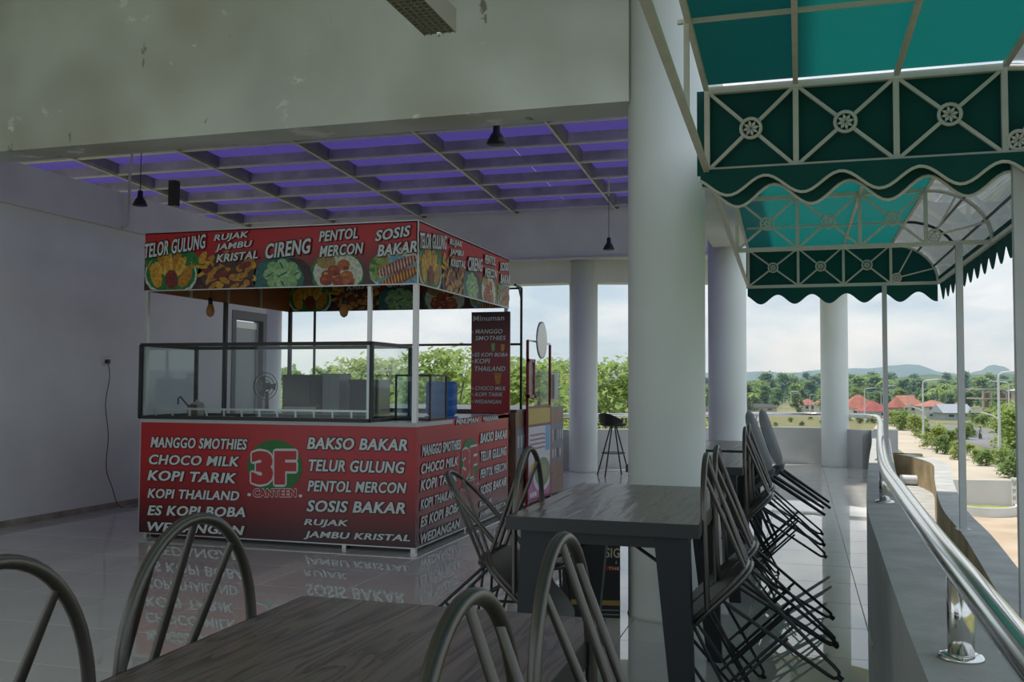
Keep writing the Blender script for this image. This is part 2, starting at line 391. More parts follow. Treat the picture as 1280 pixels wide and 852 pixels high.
column(.50, 15.35, .20, 3.6, 'round pillar standing against the curved parapet')
column(-7.42, 12.35, .20, 3.3, 'round pillar seen through the stall beyond the glazed door')
mb = MB(); path = catmull([(.9, 15.0), (.5, 15.35), (-.5, 15.6), (-1.4, 15.0), (-2.5, 14.0), (-4.5, 13.4), (-9, 13.2)]); b2 = sweep(path, .3, 3.0, 3.5, (M_wallup,) * 3)
struct('trim_5', b2, None, 'curved outer ring beam resting on the outer pillar')

sl = [(-9, 13.14)] + [(p.x, p.y + .1) for p in reversed(bw)] + [(.9, 13.14)]
mb = MB(); mb.prism(sl, 3.5, 3.66, M_ceil); struct('ceiling_terrace', mb, None, 'slab over the curved terrace carried by the outer pillar')
# parapets
struct('wall_right', sweep(rw, .20, -.02, .56, (M_par, M_conc, M_par)), None, 'low curved parapet carrying the steel handrail')
b2 = sweep(list(reversed(bw)), .18, -.02, .565); b2.box((1.05, 15.05, -.3), (1.36, 15.42, .57), M_par); struct('wall_back', b2, None, 'low curved parapet at the far end of the terrace')
lo = sweep(li, .155, -.35, .34, (M_mud, M_conc, M_conc)); struct('trim_6', lo, None, 'outer concrete curb of the gutter with brown stained inner face')
b2 = MB(); b2.box((1.07, 13.35, -.3), (1.5, 13.55, .34), M_mud); struct('trim_7', b2, None, 'short curb closing the end of the gutter')

gp = [(p.x, p.y) for p in offset(rw, .19) if p.y < 14.9] + [(1.1, 15.05), (1.36, 15.05), (1.36, 13.5)] + [(p.x, p.y) for p in reversed(li)]
b2 = MB(); b2.prism(gp, -.03, .006, M_conc); struct('gutter_floor', b2, None, 'grey concrete bed of the gutter between parapet and curb')

# purple roof: rafters, purlins, sheets
def rz(y): return 3.6 + .055 * (13.1 - y)
rafx = [-.98, -2.38, -3.80, -5.20, -6.66, -8.08, -9.5, -10.9, -12.3]
pury = [5.7 + .7 * k for k in range(11)]
roof = thing('canopy_roof', 'steel roof frame with purple translucent sheets over the food stall', 'roof', (-4.5, 9.2, 3.6))
roof['kind'] = 'structure'; del roof['category']
for x in rafx:
    mb = MB(); mb.slab([(x - .03, 5.27, rz(5.27) + .0), (x + .03, 5.27, rz(5.27)), (x + .03, 13.1, rz(13.1)), (x - .03, 13.1, rz(13.1))], (0, 0, .13), M_roofst)
    part('rafter', mb, roof)
    mb = MB(); mb.tube([(x - .02, 5.3, rz(5.3) - .012), (x - .02, 12.95, rz(12.95) - .012)], .014, 6, M_white); part('conduit', mb, roof, label='thin white conduit under a rafter')
for y in pury:
    mb = MB(); mb.box((-16, y - .03, rz(y)), (-.9, y + .03, rz(y) + .115), mat('purlin_steel', (.46, .44, .45), .6, var=.3, vscale=3)); part('purlin', mb, roof)
    mb = MB(); mb.box((-16, y - .034, rz(y) - .004), (-.9, y + .034, rz(y) + .012), M_white); part('purlin_lip', mb, roof)
ys = [5.27] + [y for y in pury[1::2]] + [13.3]
for k in range(len(ys) - 1):
    xx = [-16.0, -13.5, -11.2, -9.0, -7.4, -5.9, -4.5, -3.1, -.9]
    for q in range(8):
        a, b = ys[k], ys[k + 1]; mb = MB()
        mb.slab([(xx[q] + .004, a + .004, rz(a) + .135), (xx[q + 1] - .004, a + .004, rz(a) + .135), (xx[q + 1] - .004, b - .004, rz(b) + .135), (xx[q] + .004, b - .004, rz(b) + .135)], (0, 0, .006), M_purple)
        part('roof_sheet', mb, roof)
p = onY(217.5, 247, 10.3); mb = MB(); mb.box((p.x - .05, 10.25, p.z - .11), (p.x + .05, 10.35, rz(10.3)), M_dark); part('bracket', mb, roof)
mb = MB(); mb.tube([(WX + .06, 7.75, 2.70), (WX + .08, 7.80, 2.72), (WX + .08, 7.82, 2.76), (WX + .08, 7.82, 3.2), (WX + .08, 7.9, 3.9)], .013, 8, M_white)
single('wall_conduit', mb, None, 'white conduit pipe rising from the left wall beam', 'pipe')

# ------------------------------------------------------------------ steel handrail
hr = thing('handrail', 'curved polished steel handrail on short round posts along the parapet', 'handrail', (.35, 2.5, .56))
c1 = offset(rw, .095); c2 = offset(list(reversed(bw)), .09)[::-1]
RZ = .765
rail = [(p.x, p.y, RZ) for p in c1 if p.y < 14.6] + [(1.06, 14.9, RZ), (1.05, 15.12, RZ), (.95, 15.30, RZ)] + [(p.x, p.y, RZ) for p in c2 if p.x < .75]
mb = MB(); mb.tube(rail, .0325, 20, M_steel); part('rail', mb, hr)
def rpost(p, z0=.56):
    mb = MB(); mb.lathe([(.030, z0), (.030, RZ - .01)], 20, (p[0], p[1], 0), M_steel); po = part('post', mb, hr)
    mb = MB(); mb.lathe([(.052, z0), (.052, z0 + .006), (.046, z0 + .012), (.031, z0 + .014)], 24, (p[0], p[1], 0), M_steel); part('flange', mb, po)
for y in (-.8, 2.51, 5.73, 9.0, 12.3):
    rpost((rwx(y) + .095, y))
for k in (8, 20, 32, 44, 54): rpost(c2[min(k, len(c2) - 1)])

# ------------------------------------------------------------------ green awnings
AX0, AX1, AZ, AH = -.385, 1.13, 2.085, .335
AV = [-.385, -.008, .37, .755]
def rosette(mb, c, r=.040):
    ring = [(c[0] + r * math.cos(2 * PI * k / 20), c[1], c[2] + r * math.sin(2 * PI * k / 20)) for k in range(20)]
    mb.tube(ring, .0075, 6, M_white, closed=True)
    for k in range(8):
        a = 2 * PI * k / 8 + .2; d = Vector((math.cos(a), 0, math.sin(a))); e = Vector((-math.sin(a), 0, math.cos(a))); q = Vector(c)
        mb.slab([q + d * .003, q + d * .019 + e * .0065, q + d * .034, q + d * .019 - e * .0065], (0, .006, 0), M_white)
def qarc(n=9, r=None):   # outer quarter curve from the top chord down to the outer end
    cx = AV[3]; a_ = AX1 - cx
    return [(cx + a_ * math.sin(PI / 2 * k / n), AZ + AH * math.cos(PI / 2 * k / n)) for k in range(n + 1)]
def truss(aw, y, x0=AX0, quarter=True):
    sh = x0 - AX0; vx = [AV[0] + sh] + AV[1:]; w = .026
    mb = MB(); mb.bar((vx[0], y, AZ), (AX1, y, AZ), w, w, M_white); mb.bar((vx[0], y, AZ + AH), (vx[3], y, AZ + AH), w, w, M_white)
    for x in vx: mb.bar((x, y, AZ), (x, y, AZ + AH), .022, .022, M_white)
    mb.tube([(x, y, z) for x, z in qarc()], .013, 6, M_white)
    tr = part('truss', mb, aw)
    for k in range(3):
        a, b = vx[k] + .012, vx[k + 1] - .012; c = ((a + b) / 2, y, AZ + AH / 2)
        for p, q in (((a, y, AZ + .012), (b, y, AZ + AH - .012)), ((a, y, AZ + AH - .012), (b, y, AZ + .012))):
            pv, qv = Vector(p), Vector(q); cv = Vector(c); d = (qv - pv).normalized()
            mb = MB(); mb.bar(pv, cv - d * .04, .014, .014, M_white); mb.bar(cv + d * .04, qv, .014, .014, M_white); part('brace', mb, tr)
        mb = MB(); rosette(mb, (c[0], y - .008, c[2])); part('rosette', mb, tr)
    c = Vector((AV[3] + .045, y, AZ + .05)); mb = MB(); rosette(mb, (c.x, y - .008, c.z), .036); part('rosette', mb, tr)
    for a in (22, 62):
        ang = math.radians(a); e = Vector((AV[3] + (AX1 - AV[3]) * math.cos(ang) * .97, y, AZ + AH * math.sin(ang) * .97)); d = (e - c).normalized()
        mb = MB(); mb.bar(c + d * .036, e, .012, .012, M_white); part('brace', mb, tr)
    return tr
def wave(t, base, amp): return base - amp * (.5 - .5 * math.cos(2 * PI * t))
def valance(aw, y, x0, x1, ztop, base, amp, wl, ph, mat_, pipe=True):
    n = int((x1 - x0) / wl * 14); top = []; bot = []
    for k in range(n + 1):
        x = x0 + (x1 - x0) * k / n; top.append((x, y, ztop)); bot.append((x, y + .006 * math.sin(x * 23), wave((x - x0) / wl + ph, base, amp)))
    mb = MB(); q = [(i, i + 1, n + 1 + i + 1, n + 1 + i) for i in range(n)]
    mb.add(top + bot, q, mat_, True); mb.add([(a, b + .003, c) for a, b, c in top + bot], [tuple(reversed(f)) for f in q], mat_, True)
    va = part('valance', mb, aw)
    if pipe: mb = MB(); mb.tube([(a, b - .002, c) for a, b, c in bot], .0065, 6, M_white); part('piping', mb, va, label='pale piping sewn along the scalloped hem')
def endpanel(aw, y, x0=AX0):
    arc = [(x, z + .012) for x, z in qarc()]; pts = [(x0 - .02, AZ - .01), (x0 - .02, AZ + AH + .012)] + arc
    mb = MB(); n = len(pts); vs = [(x, y, z) for x, z in pts]; mb.add(vs, [tuple(range(n))], M_green); mb.add([(x, y + .004, z) for x, z in pts], [tuple(reversed(range(n)))], M_green)
    part('end_panel', mb, aw)
def top_sheet(aw, y0, y1, x0a, x0b):
    mb = MB(); z = AZ + AH + .018; N = 8
    vs = []; fs = []
    for k in range(N + 1):
        y = y0 + (y1 - y0) * k / N; xa = x0a + (x0b - x0a) * k / N
        for q in range(7):
            x = xa + (AV[3] - xa) * q / 6; vs.append((x, y, z + .012 * math.sin(PI * ((k * 2) % N) / N) * (1 if 0 < q < 6 else 0)))
    for k in range(N):
        for q in range(6): i = k * 7 + q; fs.append((i, i + 1, i + 8, i + 7))
    mb.add(vs, fs, M_green, True); part('canvas_top', mb, aw)
def clear_sheet(aw, y0, y1):
    arc = [(x + .012 * (x - AV[3]) / (AX1 - AV[3]), z + .016) for x, z in qarc(12)]; mb = MB(); n = len(arc)
    mb.add([(x, y0, z) for x, z in arc] + [(x, y1, z) for x, z in arc], [(i, i + 1, n + i + 1, n + i) for i in range(n - 1)], M_clear, True); part('clear_sheet', mb, aw, label='curved grey translucent plastic sheet')
def outer_valance(aw, y0, y1):
    wl = .27; n = int((y1 - y0) / wl) * 12; x = AX1 + .022; top = []; bot = []
    for k in range(n + 1):
        y = y0 + (y1 - y0) * k / n; top.append((x - .02, y, AZ + .055)); s = abs(math.sin(PI * (y - y0) / wl)); bot.append((x + .004, y, AZ - .055 - .095 * s ** 1.3))
    q = [(i, i + 1, n + 1 + i + 1, n + 1 + i) for i in range(n)]
    mb = MB(); mb.add(top + bot, q, M_green, True); mb.add([(a + .003, b, c) for a, b, c in top + bot], [tuple(reversed(f)) for f in q], M_green, True); part('valance', mb, aw, label='pointed scalloped green hem along the outer edge')
    mb = MB(); mb.bar((AX1, y0, AZ), (AX1, y1, AZ), .024, .024, M_white); part('edge_bar', mb, aw)
def lengthwise(aw, y0, y1, s0, s1):
    for k, x in enumerate(AV):
        a = x + (s0 if k == 0 else 0); b = x + (s1 if k == 0 else 0)
        mb = MB(); mb.bar((a, y0, AZ + AH), (b, y1, AZ + AH), .020, .020, M_white); part('purlin', mb, aw)
    mb = MB(); mb.bar((AX0 + s0, y0, AZ), (AX0 + s1, y1, AZ), .022, .022, M_white); part('side_bar', mb, aw)
    for ang in (35, 65):
        a = math.radians(ang); x = AV[3] + (AX1 - AV[3]) * math.sin(a); z = AZ + AH * math.cos(a)
        mb = MB(); mb.bar((x, y0, z), (x, y1, z), .012, .012, M_dark); part('curve_bar', mb, aw)
def arcs(aw, ylist):
    for y in ylist:
        mb = MB(); mb.tube([(x, y, z) for x, z in qarc()], .011, 6, M_dark); part('hoop', mb, aw)
        mb = MB(); mb.bar((AX0, y, AZ + AH), (AV[3], y, AZ + AH), .014, .014, M_white); part('cross_bar', mb, aw)
def post(aw, x, y, z0):
    mb = MB(); mb.box((x - .019, y - .019, z0), (x + .019, y + .019, AZ), mat('post_paint', (.50, .51, .52), .45, var=.06, vscale=8)); po = part('post', mb, aw)
    mb = MB(); mb.box((x - .04, y - .04, z0), (x + .04, y + .04, z0 + .006), M_white); part('base_plate', mb, po)
far = thing('awning', 'green canvas awning over the far end of the walkway with exposed roof bars', 'awning', (.4, 6.4, .34), 'green awnings')
for y, s in ((4.0, .025), (6.4, 0.), (8.8, -.05)): truss(far, y, AX0 + s)
endpanel(far, 4.03); endpanel(far, 8.83, AX0 - .05); top_sheet(far, 4.0, 8.83, AX0 + .02, AX0 - .06); clear_sheet(far, 4.0, 8.83); outer_valance(far, 4.0, 8.83)
lengthwise(far, 4.0, 8.8, .025, -.05); arcs(far, (5.2, 7.6))
valance(far, 4.035, AX0, AX1, AZ, AZ - .06, .085, .29, .0, M_green); valance(far, 8.84, AX0 - .06, AX1, AZ, AZ - .07, .085, .29, .1, M_green, False)
post(far, .795, 4.0, .34); post(far, .94, 6.4, .34); post(far, .70, 8.8, .56)
near = thing('awning', 'green canvas awning over the near end of the walkway above the steel handrail', 'awning', (.4, 1.6, .34), 'green awnings')
top_sheet(near, -2.4, 3.97, AX0 + .12, AX0 + .03); clear_sheet(near, -2.4, 3.97); outer_valance(near, -2.4, 3.97); lengthwise(near, -2.4, 3.96, .12, .025)
truss(near, .2, AX0 + .05); arcs(near, (1.4, 2.6, 3.2))
valance(near, 3.965, AX0, AX1, AZ, AZ - .035, .075, .29, .12, M_green)
mb = MB(); mb.bar((AX0 + .03, 3.2, AZ), (AX0 + .03, 3.2, AZ + AH), .018, .018, M_white); part('strut', mb, near)
post(near, .70, .2, .34); post(near, .69, -2.3, .34)

# ------------------------------------------------------------------ red food stall
BX0, BX1, BY0, BY1 = -4.955, -2.630, 6.40, 8.66
st = thing('food_stall', 'red food stall with picture sign boards and a glass display case', 'food stall', (-3.8, 7.5, 0))
mapF = lambda s, t, z0, z1: Vector((BX0 + (BX1 - BX0) * s, BY0, z0 + (z1 - z0) * t))
mapS = lambda s, t, z0, z1: Vector((BX1, BY0 + (BY1 - BY0) * s, z0 + (z1 - z0) * t))
mapB = lambda s, t, z0, z1: Vector((BX0 + (BX1 - BX0) * s, BY1 - .035, z0 + (z1 - z0) * t))
NF, NS = Vector((0, -1, 0)), Vector((1, 0, 0))
PZ0, PZ1, SZ0, SZ1 = .035, .895, 1.925, 2.385
def inv(u, v, z0, z1): p = onY(u, v, BY0); return ((p.x - BX0) / (BX1 - BX0), (p.z - z0) / (z1 - z0))
def quadpx(bl, br, h, z0, z1):
    """bottom-left, bottom-right pixel and cap height -> panel fractions of the four corners"""
    return [inv(*bl, z0, z1), inv(*br, z0, z1), inv(br[0], br[1] - h, z0, z1), inv(bl[0], bl[1] - h, z0, z1)]
LOWER = [("MANGGO SMOTHIES", (189, 559), (309.6, 562), 13.5), ("CHOCO MILK", (187, 580), (300, 583), 12.5), ("KOPI TARIK", (185, 600), (296.5, 604), 13), ("KOPI THAILAND", (185, 622), (299.6, 625.5), 12),
         ("ES KOPI BOBA", (185, 643.5), (307, 646), 12.5), ("WEDANGAN", (185, 663), (306, 668.5), 11.5), ("BAKSO BAKAR", (384.4, 561), (509.6, 563.5), 15), ("TELUR GULUNG", (386.6, 588.5), (506.5, 591.6), 15),
         ("PENTOL MERCON", (385, 613.9), (508.7, 616.6), 14), ("SOSIS BAKAR", (384, 639), (507, 642), 14.5), ("RUJAK", (380.5, 658), (436.3, 659.6), 10), ("JAMBU KRISTAL", (380.5, 673.4), (513, 678.6), 10.5)]
UPPER = [("TELOR GULUNG", (182, 323.2), (258.4, 310.4), 18), ("RUJAK", (268.4, 303.7), (311.8, 299), 10), ("JAMBU", (270, 315.6), (316.4, 310.4), 10), ("KRISTAL", (271.5, 328.4), (323.4, 322.9), 10),
         ("CIRENG", (333, 324), (389.6, 316.5), 19), ("PENTOL", (399.7, 302.7), (448.2, 298), 13.5), ("MERCON", (400.3, 321.7), (455.2, 317), 14), ("SOSIS", (470, 302), (514, 295), 13.5), ("BAKAR", (472.6, 321), (522, 315), 14.5)]
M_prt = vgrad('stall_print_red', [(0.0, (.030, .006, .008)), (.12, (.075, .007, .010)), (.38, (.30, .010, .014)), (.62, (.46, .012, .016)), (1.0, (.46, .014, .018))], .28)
def panel(name, a, b, c, d, n, th, m):
    mb = MB(); mb.slab([a, b, c, d], Vector(n) * -th, m); return part(name, mb, st)
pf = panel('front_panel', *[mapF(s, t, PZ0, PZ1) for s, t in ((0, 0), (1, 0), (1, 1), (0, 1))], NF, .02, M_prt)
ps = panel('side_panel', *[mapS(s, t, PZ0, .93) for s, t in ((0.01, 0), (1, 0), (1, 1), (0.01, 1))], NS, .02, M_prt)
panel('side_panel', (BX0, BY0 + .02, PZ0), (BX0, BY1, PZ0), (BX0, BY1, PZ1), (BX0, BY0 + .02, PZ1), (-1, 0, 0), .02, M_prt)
G_green = mat('print_green', (.005, .16, .022), .35)
def logo(pan, mp, z1, n):
    c = inv(343.5, 582.4, PZ0, PZ1); ex = inv(378, 582.4, PZ0, PZ1)[0] - c[0]; ey = inv(343.5, 549.5, PZ0, PZ1)[1] - c[1]
    mb = MB(); mb.add([mp(c[0] + ex * math.cos(2 * PI * k / 40), c[1] + ey * math.sin(2 * PI * k / 40), PZ0, z1) + n * .002 for k in range(40)], [tuple(range(40))], G_green)
    part('logo_disc', mb, pan)
    for s, bl, br, h, ln in (("3", (315.5, 605.3), (341, 605.3), 42, .035), ("F", (344.5, 605.3), (370, 605.3), 42, .035), ("CANTEEN", (317, 620.6), (370.7, 620.6), 10, .05)):
        q = [mp(a, b, PZ0, z1) for a, b in quadpx(bl, br, h, PZ0, PZ1)]
        mb = MB(); put_text(mb, s, q, n, .06 if len(s) == 1 else .03, ln, 0, M_red, M_txtw, .004, .02); part('logo_lettering', mb, pan)
    mb = MB()
    for u, v in ((311.8, 617.8), (375.9, 619.4)):
        c = inv(u, v, PZ0, PZ1); mb.add([mp(c[0] + ex * .07 * math.cos(2 * PI * k / 12), c[1] + ey * .06 * math.sin(2 * PI * k / 12), PZ0, z1) + n * .004 for k in range(12)], [tuple(range(12))], M_txtw)
    part('logo_dots', mb, pan)
for pan, mp, n, z1 in ((pf, mapF, NF, PZ1), (ps, mapS, NS, .87)):
    for s, bl, br, h in LOWER:
        mb = MB(); put_text(mb, s, [mp(a, b, PZ0, z1) for a, b in quadpx(bl, br, h, PZ0, PZ1)], n); part('lettering', mb, pan)
    logo(pan, mp, z1, n)
for s, x0, x1 in (("MINUMAN", .36, .60), ("MAKANAN", .66, .85)):
    mb = MB(); put_text(mb, s, [mapS(x0, .945, PZ0, .93), mapS(x1, .945, PZ0, .93), mapS(x1, .995, PZ0, .93), mapS(x0, .995, PZ0, .93)], NS, .015, .05, .15); part('lettering', mb, ps)
# sign boards with food pictures
FOOD = {k: mat('print_' + k, c, .4, var=.4, vscale=38) for k, c in dict(leaf=(.010, .17, .035), rim=(.55, .60, .52), yolk=(.58, .30, .02), yolk2=(.44, .19, .012), yolkl=(.66, .42, .06), sauce=(.17, .022, .012), brown=(.075, .028, .018), chunk=(.46, .20, .025),
        teal=(.02, .13, .12), pale=(.30, .50, .22), pale2=(.21, .40, .15), cream=(.55, .58, .44), ball=(.30, .035, .015), ball2=(.42, .10, .02), bread=(.34, .22, .06), lime=(.25, .30, .03), blue=(.16, .33, .42), saus=(.26, .035, .022), mayo=(.62, .52, .42), dark=(.028, .012, .012), pink=(.50, .06, .07)).items()}
def ell(c, r, rot=0, n=18):
    ca, sa = math.cos(rot), math.sin(rot)
    return [(c[0] + r[0] * math.cos(2 * PI * k / n) * ca - r[1] * math.sin(2 * PI * k / n) * sa, c[1] + r[0] * math.cos(2 * PI * k / n) * sa + r[1] * math.sin(2 * PI * k / n) * ca) for k in range(n)]
def food_shapes(k, rnd):
    """printed shapes in sign pixels about the picture's middle, x right, y up"""
    S = []
    if k == 0:
        S += [('leaf', ell((0, 2), (37, 25))), ('rim', ell((-2, -9), (33, 27))), ('leaf', ell((-2, -7), (31, 25.5)))]
        for a in range(16):
            t = -1.25 + 2.5 * ((a * 7) % 16) / 15; S.append((('yolk2', 'yolk', 'yolkl')[a % 3], ell((math.sin(t) * (23 - a % 3 * 4) - 2, math.cos(t) * (19 - a % 3 * 4) - 8), (rnd.uniform(9, 14), rnd.uniform(2.6, 4)), PI / 2 - t * .75 + rnd.uniform(-.2, .2), 10)))
        S += [('yolk', ell((-20, -10), (7, 15), .2)), ('yolk2', ell((16, -12), (7, 13), -.5)), ('sauce', ell((-1, -14), (8, 12)))]
    elif k == 1:
        S += [('dark', ell((0, -6), (38, 30))), ('brown', ell((0, -4), (34, 24)))]
        for a in range(58): S.append((('chunk', 'yolk', 'yolk2', 'brown', 'chunk', 'sauce')[a % 6], ell((rnd.uniform(-33, 33), rnd.uniform(-22, 22)), (rnd.uniform(4, 10), rnd.uniform(2.2, 4.4)), rnd.uniform(-.6, 1.2), 9)))
    elif k == 2:
        S += [('teal', ell((0, -8), (37, 30))), ('dark', ell((14, -8), (24, 26))), ('teal', ell((-4, -8), (31, 26)))]
        for a in range(9): t = 2 * PI * a / 8; S.append((('pale', 'pale2')[a % 2], ell((math.cos(t) * 13 * (a < 8), math.sin(t) * 9 * (a < 8) - 3), (11, 8), t))); S.append(('pale' if a % 2 else 'teal', ell((math.cos(t) * 15 * (a < 8), math.sin(t) * 10 * (a < 8) - 3), (8, 1.2), t + .5, 8)))
    elif k == 3:
        S += [('leaf', ell((0, -4), (34, 30))), ('rim', ell((1, -3), (31, 26))), ('cream', ell((1, -2), (29, 24)))]
        S.append(('bread', ell((-14, 11), (12, 9))))
        for a, b in ((-12, -6), (0, -9), (12, -7), (-4, 0), (8, 7), (2, -14), (-14, -12), (14, -13)): S.append((('ball', 'ball2')[(a + b) % 2], ell((a, b), (8, 7)))); S.append(('ball2' if a % 3 else 'yolk', ell((a - 2, b + 2), (3, 2)))); S.append(('sauce', ell((a + 3, b - 4), (4, 2.2))))
    else:
        S += [('cream', ell((4, -2), (34, 30))), ('blue', ell((6, -6), (31, 24))), ('lime', ell((-17, 3), (13, 15)))] + [(('leaf', 'lime', 'bread', 'pale2')[a % 4], ell((rnd.uniform(-30, -6), rnd.uniform(-10, 17)), (rnd.uniform(3, 7), rnd.uniform(1.5, 3)), rnd.uniform(0, 3), 8)) for a in range(22)]
        for q, off in enumerate((5, -9)):
            S.append(('saus', ell((6 + 4 * q, off), (28, 7), .42)))
            for a in range(13):
                t = -25 + 50 * a / 12; x = 6 + 4 * q + t * math.cos(.42); y = off + t * math.sin(.42); S.append((('mayo', 'yolkl')[q], ell((x, y), (.9, 7), .15, 6)))
    return S
PICS = [(215.6, 335), (284, 339), (353, 340), (421.7, 338), (491.9, 337)]
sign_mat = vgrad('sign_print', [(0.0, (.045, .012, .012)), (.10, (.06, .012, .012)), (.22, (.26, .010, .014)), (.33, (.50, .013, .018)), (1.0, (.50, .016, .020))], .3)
def signboard(name, mp, n, flip=False):
    a, b, c, d = [mp(s, t, SZ0, SZ1) for s, t in ((0, 0), (1, 0), (1, 1), (0, 1))]
    loc = a.copy(); loc.z = SZ0
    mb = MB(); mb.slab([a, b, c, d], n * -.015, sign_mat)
    o = link(name, mb.mesh(name, loc), st); o.location = loc - org(st)
    rnd = random.Random(3)
    for k, (pu, pv) in enumerate(PICS):
        mb = MB(); lift = .0015
        for key, pts in food_shapes(k, rnd):
            vs = []
            for x, y in pts:
                s, t = inv(pu + x, pv - y, SZ0, SZ1); vs.append(mp(min(max(s, .002), .998), min(max(t, .01), .99), SZ0, SZ1) + n * lift)
            mb.add(vs, [tuple(range(len(vs)))], FOOD[key]); lift += .0001
        part('food_picture', mb, o)
    for s, bl, br, h in UPPER:
        mb = MB(); put_text(mb, s, [mp(x, y, SZ0, SZ1) for x, y in quadpx(bl, br, h, SZ0, SZ1)], n, lift=.0092); part('lettering', mb, o)
    return o
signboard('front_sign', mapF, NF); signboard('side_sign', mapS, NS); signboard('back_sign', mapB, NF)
mb = MB(); mb.box((BX0, BY0 + .016, SZ0), (BX0 + .018, BY1 - .02, SZ1), mat('orange_board', (.30, .10, .03), .6, var=.1, vscale=3)); lb = part('left_sign_back', mb, st, label='orange brown board backing the hidden left sign')
for y in (6.95, 7.5, 8.05): mb = MB(); mb.box((BX0 + .018, y, SZ0), (BX0 + .04, y + .025, SZ1), M_alu); part('batten', mb, lb)
mb = MB()   # thin pale edge trims
for a, b in (((BX0, BY0, SZ0), (BX1, BY0, SZ0)), ((BX1, BY0, SZ0), (BX1, BY1, SZ0)), ((BX0, BY0, SZ1), (BX1, BY0, SZ1)), ((BX1, BY0, SZ1), (BX1, BY1, SZ1)), ((BX1, BY0, SZ0), (BX1, BY0, SZ1)), ((BX0, BY0, PZ0), (BX1, BY0, PZ0)), ((BX1, BY0, PZ0), (BX1, BY1, PZ0)), ((BX0, BY0, PZ0), (BX0, BY0, PZ1))): mb.bar(a, b, .008, .008, M_alu)
part('edge_trim', mb, st)
def bpost(x, y, z0, z1, m=M_alu, w=.032): mb = MB(); mb.box((x - w / 2, y - w / 2, z0), (x + w / 2, y + w / 2, z1), m); return part('post', mb, st)
bpost(BX1 - .02, BY0 + .02, 0, SZ0 + .01, M_alu, .036); bpost(BX0 + .02, BY0 + .02, .9, SZ0 + .01, M_alu, .028); bpost(-3.02, BY0 + .035, .9, SZ0 + .01, M_alu, .028)
bpost(BX0 + .02, BY1 - .02, 0, SZ0, M_dark); bpost(BX1 - .02, BY1 - .02, 0, SZ0, M_alu); bpost(BX0 + .02, 7.5, .0, SZ0, M_dark); bpost(BX0 + .04, BY0 + .04, 0, .04); bpost(-3.2, BY0 + .04, 0, .04); bpost(BX1 - .03, 7.5, 0, .04)
ct = MB(); ct.box((BX0, BY0 - .005, .895), (BX1 + .002, BY0 + .75, .925), mat('counter_top', (.50, .50, .48), .35)); ct.box((BX0, BY1 - .62, .895), (BX1, BY1, .925), mat('counter_top', (.5, .5, .48))); part('counter', ct, st)
mb = MB(); mb.box((BX0 + .06, BY0 + .07, .0), (BX1 - .06, BY0 + .09, .05), M_black); mb.box((BX1 - .09, BY0 + .09, 0), (BX1 - .07, BY1 - .05, .05), M_black); part('under_shade_strip', mb, st)  # black strips added beneath the stall, standing in for the shade there
# glass display case on the front counter
CX0, CX1, CY0, CY1, CZ0, CZ1 = BX0 - .01, -2.985, BY0 + .0, 7.12, .925, 1.50
dc = MB(); w = .026
for x in (CX0, CX1):
    for y in (CY0, CY1): dc.box((x - w / 2, y - w / 2, CZ0), (x + w / 2, y + w / 2, CZ1), M_dark)
for y in (CY0, CY1):
    for z in (CZ0 + .01, CZ1): dc.bar((CX0, y, z), (CX1, y, z), w, w, M_dark)
for x in (CX0, CX1):
    for z in (CZ0 + .01, CZ1): dc.bar((x, CY0, z), (x, CY1, z), w, w, M_dark)
case = part('display_case', dc, st, label='glass display case with a thin black frame')
for lo_, hi_ in (((CX0, CY0 - .003, CZ0), (CX1, CY0 + .003, CZ1)), ((CX0 - .003, CY0, CZ0), (CX0 + .003, CY1, CZ1)), ((CX1 - .003, CY0, CZ0), (CX1 + .003, CY1, CZ1)), ((CX0, CY0, CZ1), (CX1, CY1, CZ1 + .005))):
    mb = MB(); mb.box(lo_, hi_, M_glass); part('pane', mb, case)
gr = MB(); gr.bar((CX0 + .05, CY0 + .10, 1.0), (CX1 - .03, CY0 + .10, 1.0), .016, .016, M_alu); k = 0
x = CX0 + .07
while x < CX1 - .03: gr.bar((x, CY0 + .10, .925), (x, CY0 + .10, 1.0), .013, .013, M_alu); x += .155
part('inner_rail', gr, case, label='low pale metal rail inside the case')
# hanging bulbs
for bx_ in (onY(263, 385, 6.9), onY(430, 385, 6.9)):
    mb = MB(); mb.tube([(bx_.x, 6.9, SZ1 - .1), (bx_.x, 6.9, bx_.z + .06)], .004, 6, M_black); mb.lathe([(.018, .03), (.018, .085)], 12, (bx_.x, 6.9, bx_.z), M_black)
    bl = part('bulb_holder', mb, st); mb = MB(); mb.lathe([(.003, -.075), (.026, -.06), (.036, -.03), (.030, .0), (.017, .035)], 14, (bx_.x, 6.9, bx_.z), mat('amber_bulb', (.50, .25, .09), .12, trans=((.7, .4, .15), .4))); part('bulb', mb, bl, label='amber filament bulb')
mb = MB(); mb.bar((BX0 + .1, 6.9, SZ1 - .1), (BX1 - .05, 6.9, SZ1 - .1), .02, .02, M_alu); part('roof_bar', mb, st)
mb = MB(); mb.box((BX0, BY0, SZ1 - .012), (BX1, BY1, SZ1 - .004), mat('stall_top', (.35, .34, .32), .7)); part('top_board', mb, st)
